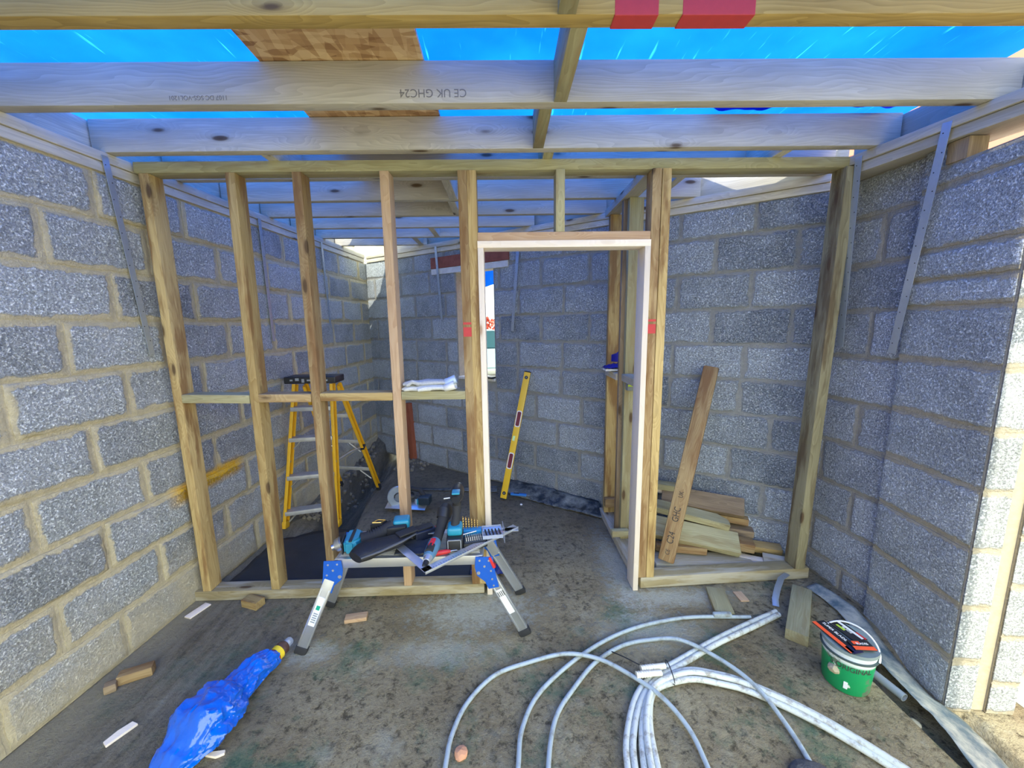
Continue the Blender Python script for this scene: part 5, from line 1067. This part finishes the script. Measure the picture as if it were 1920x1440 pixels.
# packages on the lid
ZL = BZ + HB + 0.006
M_card = plain('black_card', (0.015, 0.015, 0.02), 0.35); M_orange = plain('orange_card', (0.85, 0.10, 0.03), 0.4)
def blister(label, loc, rz, w_, h_, strips, words):
    t = thing('blade_packet', label, 'packaging', M=place(loc, rz))
    mb = MB(); mb.box((0, 0, 0.0025), (w_, h_, 0.005), bev=0.001); mb.build('card', M_card, t)
    for (cx, cy, sw, sh, m) in strips:
        mb = MB(); mb.box((cx, cy, 0.0056), (sw, sh, 0.0012)); mb.build('colour_panel', m, t)
    for tx, cx, cy, sz, m in words: text('lettering', tx, sz, m, t, Matrix.Translation((cx, cy, 0.0066)))
    return t
PZ = ZL
blister('orange and black packet on the bucket lid, the one pointing left', (1.437, 1.492, PZ), -1.42, 0.175, 0.062, [(0.0, -0.022, 0.175, 0.018, M_orange), (0.075, 0.0, 0.04, 0.05, plain('navy_card', (0.01, 0.015, 0.05), 0.4))], [('SUPER BLADE', -0.02, 0.012, 0.018, M_white)])
blister('black packet with white and lime stripes at the back of the bucket lid', (1.508, 1.520, PZ), -1.35, 0.125, 0.062, [(0.0, 0.014, 0.11, 0.012, M_white), (-0.02, -0.010, 0.035, 0.010, plain('lime_card', (0.45, 0.65, 0.05), 0.5)), (0.04, 0.024, 0.04, 0.01, M_redp)], [('BLADE', 0.0, 0.0, 0.014, M_white)])
blister('small orange edged packet at the front of the bucket lid', (1.494, 1.432, PZ + 0.006), -0.10, 0.085, 0.050, [(0.0, -0.016, 0.085, 0.018, M_orange), (-0.015, 0.012, 0.03, 0.015, M_orange)], [('BLADES', 0.005, 0.006, 0.014, M_white)])

# ------------------------------------------------------------------ blue bag with a bottle
def bag():
    t = thing('plastic_bag', 'crumpled bright blue plastic bag lying on the floor with a bottle poking out', 'plastic bag', M=place((-1.19, 1.43, 0.004), math.atan2(0.47, 0.13)))
    mb = MB(); N_, Mr = 90, 80; P = []
    for i in range(N_ + 1):
        u = i / N_; x = -0.27 + 0.50 * u
        wv = 0.030 + 0.085 * math.sin(PI * min(1, (u * 0.94 + 0.03))) ** 0.7 if u < 0.62 else None
        wa = [(0, 0.060), (0.10, 0.090), (0.3, 0.130), (0.5, 0.118), (0.62, 0.078), (0.8, 0.066), (0.95, 0.058), (1.0, 0.050)]
        ha = [(0, 0.016), (0.10, 0.040), (0.3, 0.085), (0.5, 0.080), (0.62, 0.058), (0.8, 0.062), (0.95, 0.055), (1.0, 0.044)]
        def it(tb):
            for (a, va), (b, vb) in zip(tb, tb[1:]):
                if a <= u <= b: f = (u - a) / (b - a); f = f * f * (3 - 2 * f); return va + (vb - va) * f
            return tb[-1][1]
        w_, h_ = it(wa), it(ha); row = []
        for k in range(Mr):
            a = 2 * PI * k / Mr; c, s_ = math.cos(a), math.sin(a)
            q = V((x * 11, c * 1.7, s_ * 1.7)); rd = 1.08 - abs(noise.noise(q * 0.8)) * 0.34 - abs(noise.noise(q * 2.0 + V((3, 1, 2)))) * 0.20 - abs(noise.noise(q * 4.3)) * 0.10
            yy = c * w_ * rd + 0.012 * math.sin(x * 12); zz_ = h_ * 0.9 + s_ * h_ * (rd if s_ > 0 else 0.9)
            row.append(V((x + 0.010 * noise.noise(q * 1.5), yy, max(0.001, zz_))))
        P.append(row + [row[0]])
    mb.grid(P); me = mb.build('bag_film', M_bagblue, t, smooth=True)
    mb = MB(); G = [[V((-0.27 - 0.055 * j / 8, (i / 12 - .5) * (0.10 + 0.05 * j / 8), 0.014 + 0.016 * noise.noise(V((i * .7, j * .5, 4))) + 0.004 * math.sin(i * 2.2))) for i in range(13)] for j in range(9)]
    mb.grid(G); o = mb.build('bag_mouth', M_bagblue, t, smooth='all'); mods(o, ('SOLIDIFY', dict(thickness=0.001)))
    mb = MB(); G = [[V((-0.05 + (i / 10 - .5) * 0.13, 0.085 + 0.055 * j / 8 + 0.01 * noise.noise(V((i, j, 0)) * .6), 0.05 - 0.045 * (j / 8) + 0.010 * math.sin(i * 1.7))) for i in range(11)] for j in range(9)]
    mb.grid(G); o = mb.build('bag_flap', M_bagblue, t, smooth='all'); mods(o, ('SOLIDIFY', dict(thickness=0.001)))
bag()
d_ = math.atan2(0.47, 0.13)
t = thing('spray_can', 'small can with yellow and red label poking out of the blue bag', 'can', M=place((-1.19 + math.cos(d_) * 0.19, 1.43 + math.sin(d_) * 0.19, 0.045), d_, ry=-0.02))
MX = Matrix.Rotation(PI / 2, 4, 'Y')
def seg(nm, pr, m): mb = MB(); mb.lathe(pr, 28, M=MX); mb.build(nm, m, t, True)
seg('can_body', [(0.0, -0.06), (0.033, -0.06), (0.033, 0.044), (0.030, 0.046)], M_redp); seg('label_band', [(0.0335, 0.046), (0.0335, 0.070), (0.031, 0.071)], plain('yellow_label', (0.85, 0.62, 0.03), 0.4))
seg('label_dark', [(0.033, 0.070), (0.032, 0.098), (0.026, 0.106)], plain('brown_black_label', (0.10, 0.05, 0.04), 0.35)); seg('cap', [(0.022, 0.104), (0.022, 0.132), (0.018, 0.140), (0.0, 0.141)], M_clear)
seg('nozzle', [(0.012, 0.10), (0.012, 0.128), (0.0, 0.129)], M_white)
